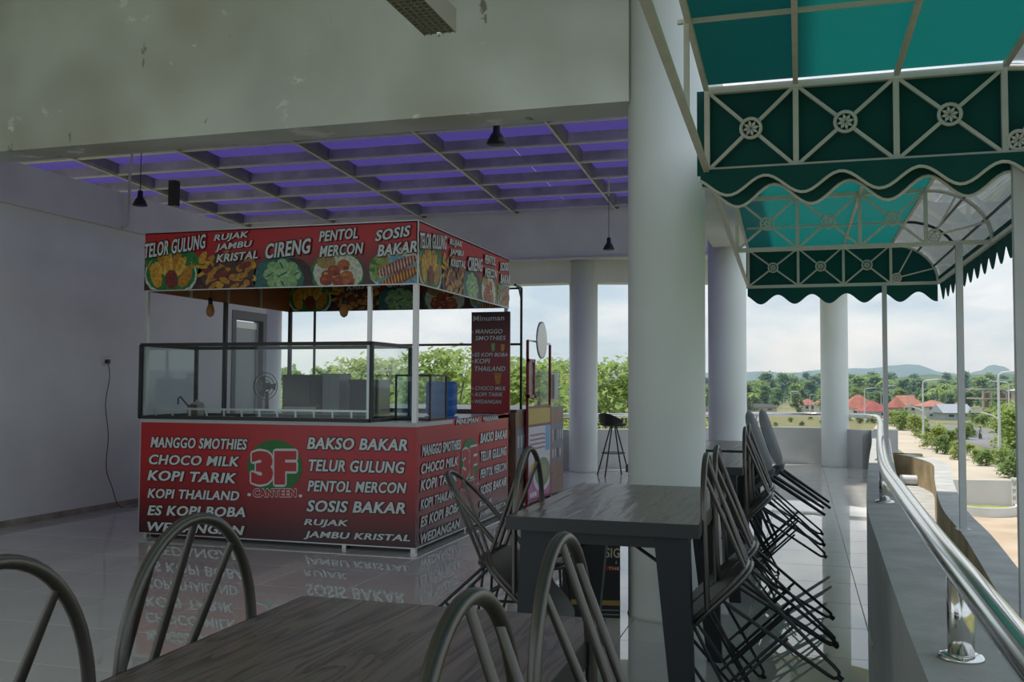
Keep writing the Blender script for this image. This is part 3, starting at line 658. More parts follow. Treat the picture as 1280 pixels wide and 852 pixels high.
# red menu board standing in the back corner
mbd = thing('menu_board', 'tall red drinks menu board hanging at the back corner of the stall', 'menu board', (-2.78, 8.60, .94))
MY = 8.605; mb = MB(); a = onY(589.5, 390, MY); b = onY(637, 516, MY)
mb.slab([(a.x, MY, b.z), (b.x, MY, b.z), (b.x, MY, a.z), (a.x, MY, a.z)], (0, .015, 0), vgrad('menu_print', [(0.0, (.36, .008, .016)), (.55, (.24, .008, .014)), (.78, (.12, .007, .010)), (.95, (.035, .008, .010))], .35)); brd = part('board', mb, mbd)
for s, bl, br, h, sh in (("Minuman", (592, 401.5), (630.4, 400.2), 6.8, 0), ("MANGGO", (594.3, 417), (628.3, 416.6), 5.6, .2), ("SMOTHIES", (594.3, 425.4), (632.5, 425), 5.6, .2), ("ES KOPI BOBA", (593.5, 445.5), (634.8, 445.5), 4.8, .2), ("KOPI", (593.5, 454), (612.8, 454), 6, .2),
                     ("THAILAND", (593.5, 463.6), (631.8, 463.6), 6, .2), ("CHOCO MILK", (594.3, 487.4), (632.5, 487.7), 5, .2), ("KOPI TARIK", (594.3, 495.3), (628.7, 495.3), 5, .2), ("WEDANGAN", (593.5, 504), (627, 504.5), 5, .2)):
    mb = MB(); put_text(mb, s, [onY(*bl, MY), onY(*br, MY), onY(br[0], br[1] - h, MY), onY(bl[0], bl[1] - h, MY)], NF, .01, .03, sh, lift=.001, heavy=.012); part('lettering', mb, brd)
mb = MB()
for v in (414.5, 443.5, 451.5, 485.2, 493, 501.7):
    c = onY(590.9, v, MY); mb.tube([(c.x + .010 * math.cos(2 * PI * k / 6), MY - .003, c.z + .010 * math.sin(2 * PI * k / 6)) for k in range(6)], .0022, 4, M_txtw, closed=True)
o = part('bullet_marks', mb, brd); o['kind'] = 'stuff'
for u0, u1, v0, v1, cc in ((614, 619, 429, 439, 'pale2'), (626, 631, 430, 439, 'yolk'), (618, 627, 466, 480, 'chunk')):
    p0 = onY(u0, v1, MY); p1 = onY(u1, v0, MY); mb = MB(); dx = (p1.x - p0.x) * .2
    mb.slab([(p0.x + dx, MY - .003, p0.z), (p1.x - dx, MY - .003, p0.z), (p1.x, MY - .003, p1.z), (p0.x, MY - .003, p1.z)], (0, .002, 0), FOOD[cc]); part('drink_picture', mb, brd)

# things on the stall's counters
mb = MB(); gx0, gx1, gy0, gy1, gz0, gz1 = -2.965, -2.685, 6.80, 7.14, .926, 1.27
gb = thing('glass_box', 'small glass box with thin black frame on the stall counter corner', 'glass box', (-2.82, 6.97, .926))
for x in (gx0, gx1):
    for y in (gy0, gy1): mb.box((x - .007, y - .007, gz0), (x + .007, y + .007, gz1), M_dark)
for y in (gy0, gy1):
    for z in (gz0 + .007, gz1): mb.bar((gx0, y, z), (gx1, y, z), .014, .014, M_dark)
for x in (gx0, gx1):
    for z in (gz0 + .007, gz1): mb.bar((x, gy0, z), (x, gy1, z), .014, .014, M_dark)
part('frame', mb, gb)
for lo_, hi_ in (((gx0, gy0 - .002, gz0), (gx1, gy0 + .002, gz1)), ((gx1 - .002, gy0, gz0), (gx1 + .002, gy1, gz1)), ((gx0 - .002, gy0, gz0), (gx0 + .002, gy1, gz1)), ((gx0, gy0, gz0 + .19), (gx1, gy1, gz0 + .194))):
    mb = MB(); mb.box(lo_, hi_, M_glass); part('pane', mb, gb)
wg = thing('water_gallon', 'blue translucent water gallon bottle standing behind the small glass box', 'water bottle', (-2.86, 7.5, .926))
mb = MB(); mb.box((-.2, -.2, -.04), (.2, .2, 0), M_alu)
prof = [(.05, 0), (.11, .02), (.130, .05), (.132, .09), (.126, .10), (.132, .11), (.132, .19), (.126, .20), (.132, .21), (.132, .27), (.122, .295), (.10, .30), (.05, .292)]
mb = MB(); mb.lathe(prof, 28, (0, 0, 0), mat('blue_plastic', (.10, .26, .56), .15, trans=((.14, .40, .85), .6))); part('bottle', mb, wg, world=False)
mb = MB(); mb.lathe([(.14, -.0), (.14, .012), (.05, .02)], 18, (0, 0, 0), mat('blue_cap', (.03, .12, .4), .4)); part('stand_ring', mb, wg, world=False)
sh_ = MB(); sh_.box((BX1 - .62, 7.16, .895), (BX1 - .022, 8.05, .925), mat('counter_top', (.5, .5, .48))); part('side_counter', sh_, st)
def appliance(name, label, cat, u0, u1, v0, y, d, m, zb=.926):
    a = onY(u0, v0, y); b = onY(u1, v0, y); return thing(name, label, cat, ((a.x + b.x) / 2, y + d / 2, zb)), a, b
t, a, b = appliance('drinks_machine', 'dark boxy drinks machine with glass front on the rear stall counter', 'machine', 352, 399, 468, 8.15, .32, M_black)
mb = MB(); mb.box((a.x, 8.17, .926), (b.x, 8.47, a.z), M_black); part('body', mb, t)
mb = MB(); mb.box((a.x + .02, 8.155, 1.02), (b.x - .1, 8.168, a.z - .03), mat('smoked_glass', (.05, .06, .06), .08)); part('glass_front', mb, t)
mb = MB(); mb.box((b.x - .085, 8.155, 1.02), (b.x - .015, 8.168, a.z - .03), M_dark); part('control_panel', mb, t)
mb = MB(); mb.box((a.x + .03, 8.145, .93), (b.x - .03, 8.168, .985), M_alu); part('drip_tray', mb, t)
t, a, b = appliance('white_box', 'pale grey cardboard carton beside the dark drinks machine', 'box', 403.5, 424, 467, 8.2, .3, None)
mb = MB(); mb.box((a.x, 8.2, .926), (b.x, 8.45, a.z), mat('pale_card', (.36, .38, .39), .7)); part('carton', mb, t)
mb = MB(); mb.box((a.x, 8.199, a.z - .004), (b.x, 8.451, a.z + .002), mat('card_tape', (.28, .29, .29), .5)); mb.box((a.x + .07, 8.198, 1.0), (a.x + .075, 8.201, a.z), mat('card_tape', (.28, .29, .29), .5)); part('flap', mb, t)
t, a, b = appliance('dark_crate', 'dark grey plastic storage box on the rear stall counter', 'box', 437, 474, 474, 8.2, .3, None)
mb = MB(); mb.box((a.x, 8.2, .926), (b.x, 8.45, a.z - .03), mat('slate_plastic', (.06, .07, .085), .5)); part('tub', mb, t)
mb = MB(); mb.box((a.x - .008, 8.19, a.z - .03), (b.x + .008, 8.46, a.z), mat('slate_plastic', (.06, .07, .085))); part('lid', mb, t)
p = onY(333, 470, 8.25); t = thing('table_fan', 'black table fan at the back of the stall', 'fan', (p.x - .02, 8.3, .926))
mb = MB(); mb.lathe([(.075, 0), (.075, .015), (.02, .03), (.015, .2)], 16, (0, 0, 0), M_black); part('stand', mb, t, world=False)
for rr in (.13, .095, .06, .03):
    mb = MB(); mb.tube([(rr * math.cos(2 * PI * k / 24), -.03, .25 + rr * math.sin(2 * PI * k / 24)) for k in range(24)], .004, 5, M_black, closed=True); part('guard_ring', mb, t, world=False)
for k in range(3):
    a_ = 2 * PI * k / 3; d = Vector((math.cos(a_), 0, math.sin(a_))); e = Vector((-d.z, 0, d.x)); c = Vector((0, -.02, .25)); mb = MB(); mb.slab([c + d * .015, c + d * .10 - e * .04, c + d * .11 + e * .03, c + d * .02 + e * .01], (0, .004, 0), M_dark); part('blade', mb, t, world=False)
mb = MB(); mb.lathe([(.035, -.02), (.035, .05)], 14, (0, 0, 0), M_black); o = part('motor', mb, t, world=False); o.rotation_euler = (PI / 2, 0, 0); o.location = (0, .01, .25)
p = onY(210, 514, 6.9); t = thing('ceramic_jar', 'small pale jar inside the glass display case', 'jar', (BX0 + .16, 6.9, .926))
mb = MB(); mb.lathe([(.05, 0), (.06, .02), (.062, .09), (.05, .10)], 18, (0, 0, 0), mat('cream_ceramic', (.45, .43, .38), .3)); part('jar', mb, t, world=False)
mb = MB(); mb.lathe([(.052, .10), (.05, .115), (.012, .125), (.012, .14), (0, .142)], 18, (0, 0, 0), mat('cream_ceramic', (.45, .43, .38))); part('lid', mb, t, world=False)
p = onY(240, 517, 6.8); t = thing('spice_pot', 'small brown pot with a hooked spout in the display case', 'pot', (p.x, 6.8, .926))
mb = MB(); mb.lathe([(.028, 0), (.04, .02), (.04, .09), (.03, .10)], 14, (0, 0, 0), mat('brown_ceramic', (.12, .055, .03), .4)); part('pot', mb, t, world=False)
mb = MB(); mb.tube([(-.03, 0, .08), (-.08, 0, .13), (-.115, 0, .165), (-.135, 0, .15), (-.135, 0, .10)], .006, 6, M_dark); part('hook', mb, t, world=False)

# ------------------------------------------------------------------ brown kiosk behind the stall
KX0, KX1, KY0, KY1 = -4.9, -2.60, 8.80, 10.72
kk = thing('wood_kiosk', 'brown laminate kiosk with grey printed band behind the red stall', 'kiosk', (-3.7, 9.8, 0))
mb = MB(); mb.box((KX1 - .02, KY0, .02), (KX1, KY1, .94), BRW); sp_ = part('side_panel', mb, kk)
mb = MB(); mb.box((KX0, KY0, .02), (KX1 - .02, KY0 + .02, .94), BRW); part('front_panel', mb, kk)
mb = MB(); mb.box((KX0, KY1 - .02, .02), (KX1 - .02, KY1, .94), BRW); part('back_panel', mb, kk)
mb = MB(); mb.box((KX0, KY0 - .01, .94), (KX1 + .012, KY1 + .01, .965), mat('dark_counter', (.07, .07, .08), .3)); part('counter', mb, kk)
mb = MB(); mb.box((KX1, KY0 + .01, .36), (KX1 + .004, KY1 - .01, .78), mat('grey_print', (.15, .16, .19), .45)); bd = part('printed_band', mb, sp_)
rnd = random.Random(5); mb = MB()
for k in range(34):
    y = KY0 + .08 + (k % 17) * .112; z = .66 if k < 17 else .46; cx_ = rnd.uniform(.02, .04); hh = rnd.uniform(.04, .075)
    mb.slab([(KX1 + .005, y - cx_ * .7, z - hh), (KX1 + .005, y + cx_ * .7, z - hh), (KX1 + .005, y + cx_, z + hh * .8), (KX1 + .005, y - cx_, z + hh * .8)], (.001, 0, 0), rnd.choice([mat('cup_print', (.42, .42, .42), .5), mat('cup_print', (.42, .42, .42)), FOOD['brown'], mat('cup_print2', (.32, .19, .16), .5)]))
part('cup_pictures', mb, sp_)
fr = MB()
FY = 9.05; zt_ = onY(653, 360, FY).z; zm_ = onY(653, 430, FY).z
for x in (KX1 - .02, KX0 + .02): fr.box((x - .010, FY - .010, .965), (x + .010, FY + .010, zt_), M_dark)
for x in (KX1 - .02, KX0 + .02): fr.bar((x, KY0 + .02, zt_ + .01), (x, FY, zt_), .018, .018, M_dark)
fr.bar((KX0 + .02, FY, zt_), (KX1 - .02, FY, zt_), .018, .018, M_dark); fr.bar((KX0 + .02, FY, zm_), (KX1 - .02, FY, zm_), .022, .022, mat('rusty_bar', (.10, .05, .04), .6)); fr.bar((KX1 - .02, FY, zt_ - .12), (KX1 - .02, FY - .1, zt_), .012, .012, M_dark)
part('frame', fr, kk, label='thin dark metal frame above the counter')
for y0, y1 in ((9.55, 10.1), (10.12, 10.68)):
    mb = MB(); mb.box((KX1 - .03, y0, .965), (KX1 - .024, y1, 1.36), glass('hazy_glass', (.86, .92, .90), haze=.18)); part('glass_screen', mb, kk)
mb = MB(); mb.box((KX1 - .022, 10.28, 1.10), (KX1 - .020, 10.55, 1.33), mat('paper', (.55, .56, .56), .7)); part('notice', mb, kk)
# red banner stand beside the kiosk
SXp = KX1 + .035; ya = onX(659, 560, SXp).y; yb = onX(687, 560, SXp).y
rs = thing('banner_stand', 'red framed poster stand with round white sign beside the brown kiosk', 'sign stand', (SXp, (ya + yb) / 2, 0))
M_rf = mat('red_frame', (.23, .015, .03), .4)
zt0 = onX(659, 425, SXp).z
mb = MB(); mb.box((SXp - .012, ya - .012, 0), (SXp + .012, ya + .012, zt0), M_rf); mb.box((SXp - .012, yb - .012, 0), (SXp + .012, yb + .012, zt0 - .01), M_rf); mb.bar((SXp, ya, zt0), (SXp, yb, zt0), .016, .016, M_alu)
for z in (.05, .80, .98): mb.bar((SXp, ya, z), (SXp, yb, z), .02, .02, M_rf)
mb.box((SXp - .03, ya - .015, 0), (SXp + .16, ya + .015, .02), M_rf); mb.box((SXp - .03, yb - .015, 0), (SXp + .16, yb + .015, .02), M_rf); part('frame', mb, rs)
def plate(name, z0, z1, m, y0=ya + .012, y1=yb - .012, x=SXp + .004, th=.006, par=rs):
    mb = MB(); mb.slab([(x, y0, z0), (x, y1, z0), (x, y1, z1), (x, y0, z1)], (th, 0, 0), m); return part(name, mb, par)
plate('top_strip', .81, .965, mat('gold_print', (.42, .30, .035), .4)); po_ = plate('poster', .065, .785, vgrad('poster_print', [(0.0, (.36, .10, .26)), (.30, (.40, .12, .30)), (.42, (.55, .50, .55)), (1.0, (.52, .53, .54))], .4))
yc = (ya + yb) / 2; wd = yb - ya
for cy_, cz_, ry_, rz_, cc, l in ((.62, .30, .42, .19, mat('plate_print', (.55, .56, .56), .4), .0072), (.62, .31, .34, .15, mat('salad_print', (.17, .24, .12), .5), .0080), (.62, .31, .2, .08, mat('salad_print2', (.28, .26, .16), .5), .0088)):
    mb = MB(); mb.add([(SXp + .004 + l + .001, ya + wd * min(max(cy_ + ry_ * math.cos(2 * PI * k / 24), .05), .95), cz_ + rz_ * math.sin(2 * PI * k / 24)) for k in range(24)], [tuple(range(24))], cc); part('poster_print', mb, po_)
mb = MB(); mb.slab([(SXp + .011, ya + wd * .76, .52), (SXp + .011, ya + wd * .95, .52), (SXp + .011, ya + wd * .95, .785), (SXp + .011, ya + wd * .76, .785)], (.001, 0, 0), mat('sky_print', (.10, .32, .55), .4)); part('poster_print', mb, po_)
mb = MB(); mb.slab([(SXp + .011, ya + wd * .07, .30), (SXp + .011, ya + wd * .22, .33), (SXp + .011, ya + wd * .32, .47), (SXp + .011, ya + wd * .12, .40)], (.001, 0, 0), mat('yellow_print', (.55, .42, .03), .4)); part('poster_print', mb, po_)
for k in range(4):
    mb = MB(); zz = .70 - k * .045; mb.tube([(SXp + .012, ya + wd * (.08 + .64 * q / 24), zz + .008 * math.sin(q * PI / 2)) for q in range(25)], .004, 4, mat('wave_print', (.30, .06, .12), .5)); part('poster_print', mb, po_)
for k in range(3): mb = MB(); mb.slab([(SXp + .011, ya + wd * (.08 + .1 * k), .09), (SXp + .011, ya + wd * (.15 + .1 * k), .09), (SXp + .011, ya + wd * (.15 + .1 * k), .135), (SXp + .011, ya + wd * (.08 + .1 * k), .135)], (.001, 0, 0), M_txtw); part('poster_print', mb, po_)
c = onX(673.5, 425, SXp)
mb = MB(); mb.lathe([(.17, -.008), (.19, -.008), (.19, .008), (.17, .008)], 36, (0, 0, 0), M_alu); mb.lathe([(0.001, -.006), (.18, -.006), (.18, .006), (0.001, .006)], 36, (0, 0, 0), mat('pale_disc', (.42, .42, .38), .5)); o = part('round_sign', mb, rs, world=False); o.rotation_euler = (0, PI / 2, 0); o.location = (.03, c.y - rs.location.y, c.z)
a = onX(661, 497, SXp + .05); b = onX(669.5, 449, SXp + .05); mb = MB()
for lo_, hi_ in (((a.y, a.z), (a.y + .03, b.z)), ((b.y - .03, a.z), (b.y, b.z)), ((a.y, a.z), (b.y, a.z + .03)), ((a.y, b.z - .03), (b.y, b.z))): mb.box((SXp + .03, lo_[0], lo_[1]), (SXp + .05, hi_[0], hi_[1]), mat('red_frame2', (.30, .03, .03), .4))
pf_ = part('picture_frame', mb, rs); mb = MB(); mb.box((SXp + .032, a.y + .03, a.z + .03), (SXp + .036, b.y - .03, b.z - .03), mat('photo_print', (.25, .22, .20), .3, col2=(.05, .04, .05), vscale=12)); part('picture', mb, pf_)
mb = MB(); o_ = onX(687, 482, SXp + .03); mb.box((SXp + .02, yb + .01, o_.z - .14), (SXp + .05, yb + .14, o_.z + .12), mat('pale_disc', (.42, .42, .38), .5)); part('small_sign', mb, rs)

# ------------------------------------------------------------------ tables
def make_table(label, loc, rot=0.0, group='wood topped cafe tables'):
    t = thing('cafe_table', label, 'table', loc, group); t.rotation_euler.z = rot
    w, l = .325, .60
    mb = MB(); mb.box((-w, -l, .706), (w, l, .75), TOPW); bevel(part('table_top', mb, t, world=False), .003, 2)
    mb = MB(); M_eb = mat('dark_edge', (.028, .027, .025), .4)
    for lo_, hi_ in (((-w - .002, -l - .002, .705), (w + .002, -l + .003, .7495)), ((-w - .002, l - .003, .705), (w + .002, l + .002, .7495)), ((-w - .002, -l, .705), (-w + .003, l, .7495)), ((w - .003, -l, .705), (w + .002, l, .7495))): mb.box(lo_, hi_, M_eb)
    part('edge_band', mb, t, world=False)
    mb = MB(); mb.box((-w + .05, -l + .05, .66), (w - .05, -l + .08, .706), M_dark); mb.box((-w + .05, l - .08, .66), (w - .05, l - .05, .706), M_dark); mb.box((-w + .05, -l + .05, .66), (-w + .08, l - .05, .706), M_dark); mb.box((w - .08, -l + .05, .66), (w - .05, l - .05, .706), M_dark); part('apron', mb, t, world=False)
    for sx in (-1, 1):
        for sy in (-1, 1):
            mb = MB(); tx, ty = sx * (w - .095), sy * (l - .085); bx, by = sx * (w - .045), sy * (l - .05)
            a, b = .058, .032
            top = [(tx - a, ty - .035, .706), (tx + a, ty - .035, .706), (tx + a, ty + .035, .706), (tx - a, ty + .035, .706)]; bot = [(bx - b, by - .022, 0), (bx + b, by - .022, 0), (bx + b, by + .022, 0), (bx - b, by + .022, 0)]
            mb.add(bot + top, [(3, 2, 1, 0), (4, 5, 6, 7), (0, 1, 5, 4), (1, 2, 6, 5), (2, 3, 7, 6), (3, 0, 4, 7)], mat('leg_metal', (.020, .023, .026), .40, .3)); part('leg', mb, t, world=False)
    mb = MB(); e = .60
    for sx in (-1, 1):
        for sy in (-1, 1): mb.tube([(sx * (w - .10), sy * (l - .09), .58), (0, sy * (l - .30), .67)], .006, 6, M_dark)
    mb.tube([(0, -l + .30, .67), (0, l - .30, .67)], .006, 6, M_dark); part('brace', mb, t, world=False)
    return t
make_table('grey brown wood table with tipped chairs nearest the left wall side seating', (-.69, 1.25, 0))['label'] = 'grey brown wood table with four hoop back chairs tipped against it'
make_table('dark wood table standing against the thick pillar with an upright chair beside it', (-.645, 3.78, 0))
make_table('wood table hidden behind the thick pillar with two chairs tipped on it', (-.635, 6.09, 0))
make_table('wood table behind the thick pillar with two grey padded chairs tipped on it', (-.645, 7.56, 0), -.06)

# ------------------------------------------------------------------ hoop back chairs
def make_chair():
    t = thing('hoop_chair', '', 'chair')
    mb = MB(); n = 28; pts = []
    for k in range(n):
        a = 2 * PI * k / n; x = math.cos(a); y = math.sin(a); e = 3.0
        r = (abs(x) ** e + abs(y) ** e) ** (-1 / e); yy = r * y; pts.append((r * x * (.195 if yy < 0 else .195), yy * .195 + .0))
    mb.prism(pts, .432, .448, M_seat); bevel(part('seat', mb, t, world=False), .004, 2)
    mb = MB(); mb.tube([(x * .985, y * .985, .426) for x, y in pts], .010, 6, M_gun, closed=True); part('seat_ring', mb, t, world=False)
    # hoop: leans back 42 degrees from the seat's sides
    rec = math.tan(math.radians(42)); hp = lambda x, z: (x, -.018 - (z - .44) * rec, z)
    path = [hp(-.188, .432), hp(-.189, .49), hp(-.190, .55), hp(-.190, .60)]
    for k in range(1, 26):
        a = PI - PI * k / 26; path.append(hp(.190 * math.cos(a), .622 + .186 * math.sin(a) ** .92))
    path += [hp(.190, .60), hp(.190, .55), hp(.189, .49), hp(.188, .432)]
    mb = MB(); mb.tube(path, .0105, 12, M_gun); part('back_hoop', mb, t, world=False)
    for x0, x1, z1 in ((-.085, -.117, .765), (0, 0, .804), (.085, .117, .765)):
        mb = MB(); a = Vector((x0, -.182, .44)); b = Vector(hp(x1, z1)); mb.tube([a, a.lerp(b, .5), b], [.0075, .0085, .0065], 10, M_gun); part('spindle', mb, t, world=False)
    for sx in (-1, 1):
        for sy in (-1, 1):
            fy = .19 if sy > 0 else -.185; foot = Vector((sx * .205, fy, .012))
            a = Vector((sx * .165, sy * .065, .425)); b = Vector((sx * .095, sy * .165, .425)); m_ = (a - b).normalized() * .018
            d = (foot - (a + b) / 2).normalized()
            arc = [foot + m_ - d * .03, foot + m_ * .8 - d * .012, foot - d * .002, foot - m_ * .8 - d * .012, foot - m_ - d * .03]
            mb = MB(); mb.tube([a] + arc + [b], .0062, 8, M_dark); lg = part('leg', mb, t, world=False)
            mb = MB(); mb.tube([foot - d * .008, foot + d * .012], .0095, 8, M_black); part('foot_cap', mb, lg, world=False)
    for sx in (-1, 1):
        mb = MB(); mb.tube([(sx * .186, .139, .20), (sx * .186, -.146, .20)], .0055, 6, M_dark); mb.tube([(sx * .153, .179, .21), (sx * .153, -.185, .21)], .0055, 6, M_dark); part('stretcher', mb, t, world=False)
    return t
proto = make_chair(); first = [True]
def chair(label, group=None):
    if first[0]: first[0] = False; o = proto
    else: o = copy_tree(proto)
    o['label'] = label
    if group: o['group'] = group
    elif 'group' in o: del o['group']
    return o
def tipped(label, edge, y, side, tilt=42, dz=0.0, dx=0.0, group='hoop back chairs tipped against tables'):
    """side +1: chair stands right of the table edge facing -X; -1: left of it facing +X"""
    o = chair(label, group)
    tilt = tilt + (2 if side > 0 else 0)
    M = Matrix.Translation((edge + side * (.172 if side > 0 else .150) + dx, y, dz)) @ Matrix.Rotation(side * PI / 2, 4, 'Z') @ Matrix.Rotation(-math.radians(tilt), 4, 'X') @ Matrix.Translation((0, -.19, 0))
    o.matrix_world = M; return o
tipped('metal hoop chair tipped on the wood table, in front of the stall lettering', -1.015, 1.475, -1)
tipped('metal hoop chair tipped on the wood table edge over bare floor tiles', -1.015, 1.03, -1)
tipped('metal hoop chair tipped on the front wood table, farther along from the pillar', -.365, 1.05, 1)
tipped('metal hoop chair tipped on the front wood table, next to the pillar table', -.365, 1.50, 1)
tipped('dark hoop chair tipped on the pillar table, beside the steel handrail', -.32, 3.495, 1)
tipped('dark hoop chair tipped on the pillar table, second along toward the parapet', -.32, 3.935, 1)
tipped('hoop chair tipped on the table behind the pillar, closer to the pillar', -.31, 5.80, 1)
tipped('hoop chair tipped on the table behind the pillar, closer to the padded chairs', -.31, 6.245, 1)
tipped('dark hoop chair tipped on the pillar table on the stall side', -.97, 3.50, -1)
o = chair('upright dark hoop chair pulled up to the pillar table'); o.matrix_world = Matrix.Translation((-1.17, 4.12, 0)) @ Matrix.Rotation(-PI / 2 + .12, 4, 'Z')

# grey padded chairs tipped at the far table
def padded(label, y, edge=-.243, tilt=38):
    t = thing('padded_chair', label, 'chair', (0, 0, 0), 'grey padded chairs tipped on the far table')
    M_pad = mat('grey_upholstery', (.10, .115, .125), .55, var=.08, vscale=14)
    def cushion(name, fr, w, h, th, cut=0):
        mb = MB(); nu, nv = 10, 12; vs = []; fs = []
        for s in (1, -1):
            for i in range(nu + 1):
                for j in range(nv + 1):
                    a = -1 + 2 * i / nu; b = -1 + 2 * j / nv; e = (abs(a) ** 4 + abs(b) ** 4); rr = max(abs(a), abs(b)); k = rr / (e ** .25) if e > 0 else 1
                    x = a * k * w; z = b * k * h; dpt = s * th * (max(0, 1 - rr ** 6)) ** .5; vs.append(fr(x, z, dpt))
        S = (nu + 1) * (nv + 1)
        for s in (0, 1):
            for i in range(nu):
                for j in range(nv): q = s * S + i * (nv + 1) + j; fs.append((q, q + 1, q + nv + 2, q + nv + 1))
        mb.add(vs, fs, M_pad, True); return part(name, mb, t, world=False)
    rec = math.radians(17)
    cushion('backrest', lambda x, z, d: (x, -.17 - (z + .22) * math.sin(rec) - d * .9 + .10 * (x / .21) ** 2 * .5, .46 + (z + .22) * math.cos(rec)), .205, .23, .032)
    cushion('seat', lambda x, z, d: (x, z + .01, .44 + d), .205, .20, .035)
    for sx in (-1, 1):
        for sy in (-1, 1):
            mb = MB(); mb.tube([(sx * .16, sy * .13, .42), (sx * .20, .22 if sy > 0 else -.275, .0)], [.015, .010], 8, M_black); part('leg', mb, t, world=False)
    t.matrix_world = Matrix.Translation((edge + .03, y, 0)) @ Matrix.Rotation(PI / 2, 4, 'Z') @ Matrix.Rotation(-math.radians(tilt), 4, 'X') @ Matrix.Translation((0, -.22, 0))
padded('grey padded chair tipped on the far table, closer to the hoop chairs', 7.29, -.259); padded('grey padded chair tipped on the far table, closer to the curved parapet', 7.82, -.219, 36)

# bar stools by the far parapet
def stool(label, x, y, rz_):
    t = thing('bar_stool', label, 'stool', (x, y, 0), 'bar stools by the far parapet'); t.rotation_euler.z = rz_
    mb = MB(); mb.lathe([(.0, .655), (.12, .655), (.175, .67), (.185, .70), (.17, .705), (.0, .69)], 24, (0, 0, 0), M_black); part('seat', mb, t, world=False)
    mb = MB(); vs = []; n = 16
    for k in range(n + 1):
        a = PI * .72 + PI * .9 * k / n; h = .035 + .10 * math.sin(PI * k / n); vs += [(.18 * math.cos(a), .18 * math.sin(a), .695), (.20 * math.cos(a), .20 * math.sin(a), .70 + h)]
    fs = [(2 * k, 2 * k + 2, 2 * k + 3, 2 * k + 1) for k in range(n)]; mb.add(vs, fs, M_black, True); mb.add([(a * .95, b * .95, c) for a, b, c in vs], fs, M_black, True); part('low_back', mb, t, world=False)
    for k in range(4):
        a = PI / 4 + PI / 2 * k; mb = MB(); mb.tube([(.04 * math.cos(a), .04 * math.sin(a), .66), (.24 * math.cos(a), .24 * math.sin(a), 0)], .010, 8, M_black); part('leg', mb, t, world=False)
    mb = MB(); mb.tube([(.155 * math.cos(2 * PI * k / 24), .155 * math.sin(2 * PI * k / 24), .30) for k in range(24)], .007, 6, M_black, closed=True); part('foot_ring', mb, t, world=False)
stool('black bar stool with low rounded back between the two grey pillars', -2.40, 12.75, .5)
stool('black bar stool half hidden behind the thick pillar', -1.49, 10.1, .2)

# black display bin by the pillar
bn = thing('display_bin', 'black printed cardboard display bin under the table by the pillar', 'bin', (-1.065, 5.04, 0)); bn.rotation_euler.z = .18
mb = MB(); mb.box((-.15, -.10, .0), (.15, .10, .62), M_black); part('body', mb, bn, world=False)
mb = MB(); mb.box((-.153, -.103, .62), (.153, .103, .635), M_dark); part('rim', mb, bn, world=False)
mb = MB(); mb.box((-.151, -.102, .065), (.151, -.1, .09), mat('gold_band', (.30, .20, .05), .4)); part('gold_band', mb, bn, world=False)
mb = MB(); mb.box((-.03, -.102, .245), (.151, -.1, .265), mat('red_band', (.30, .01, .01), .4)); part('red_band', mb, bn, world=False)
CRM = mat('cream_print', (.50, .45, .30), .5)
for s, x0, x1, z0, z1 in (("SIG", .075, .148, .31, .36), ("THE", .09, .145, .248, .262), ("TC", -.12, -.08, .315, .34), ("A", .125, .135, .278, .295)):
    mb = MB(); put_text(mb, s, [(x0, -.102, z0), (x1, -.102, z0), (x1, -.102, z1), (x0, -.102, z1)], (0, -1, 0), .02, 0, 0, CRM, lift=.001, heavy=0); part('lettering', mb, bn, world=False)
for k in range(2): mb = MB(); mb.box((.0, -.102, .015 + .022 * k), (.145, -.1, .021 + .022 * k), mat('grey_print2', (.2, .2, .2), .5)); part('small_print', mb, bn, world=False)

# ------------------------------------------------------------------ lamps, outlet
def pendant(label, x, y, z):
    t = thing('pendant_lamp', label, 'lamp', (x, y, z), 'black pendant lamps under the purple roof')
    top = rz(y) - z
    mb = MB(); mb.lathe([(.068, 0), (.070, .006), (.045, .06), (.026, .085), (.024, .14), (.012, .15)], 24, (0, 0, 0), M_black); mb.lathe([(.066, .002), (.042, .058), (.02, .08)], 24, (0, 0, 0), mat('lamp_inside', (.5, .5, .47), .5)); part('shade', mb, t, world=False)
    mb = MB(); mb.lathe([(0, .004), (.03, .012), (.03, .04), (.015, .07)], 14, (0, 0, 0), mat('frosted_bulb', (.62, .62, .58), .3)); part('bulb', mb, t, world=False)
    mb = MB(); mb.tube([(0, 0, .15), (0, 0, top * .75)], .004, 6, M_black); part('cord', mb, t, world=False)
    mb = MB(); mb.tube([(0, 0, top * .74), (0, 0, top)], .009, 6, M_white); part('conduit', mb, t, world=False)
p = onY(175, 257, 7.8); pendant('small black pendant lamp hanging in front of the left wall', p.x, 7.8, p.z)
p = onY(620.5, 180, 6.4); pendant('small black pendant lamp just under the deep green beam', p.x, 6.4, p.z)
p = onY(761, 312, 11.3); pendant('small black pendant lamp hanging before the far pillar', p.x, 11.3, p.z)
lt = thing('ceiling_light', 'long caged ceiling light fitting hung beside the green beam', 'light', (-1.72, 4.0, 2.96))
mb = MB(); mb.box((-.085, -.6, .05), (.085, .45, .12), mat('fitting_grey', (.34, .32, .27), .5)); part('housing', mb, lt, world=False)
for k in range(27): mb = MB(); y = -.58 + k * .039; mb.box((-.083, y, .0), (.083, y + .004, .05), mat('louvre_grey', (.34, .32, .26), .5)); part('louvre', mb, lt, world=False)
for x in (-.085, -.05, -.017, .017, .05, .081): mb = MB(); mb.box((x, -.6, .0), (x + .004, .45, .05), mat('louvre_grey', (.34, .32, .26))); part('grille_bar', mb, lt, world=False)
for y in (-.4, .3): mb = MB(); mb.tube([(0, y, .12), (0, y, .86)], .008, 6, M_gun); part('hanger', mb, lt, world=False)
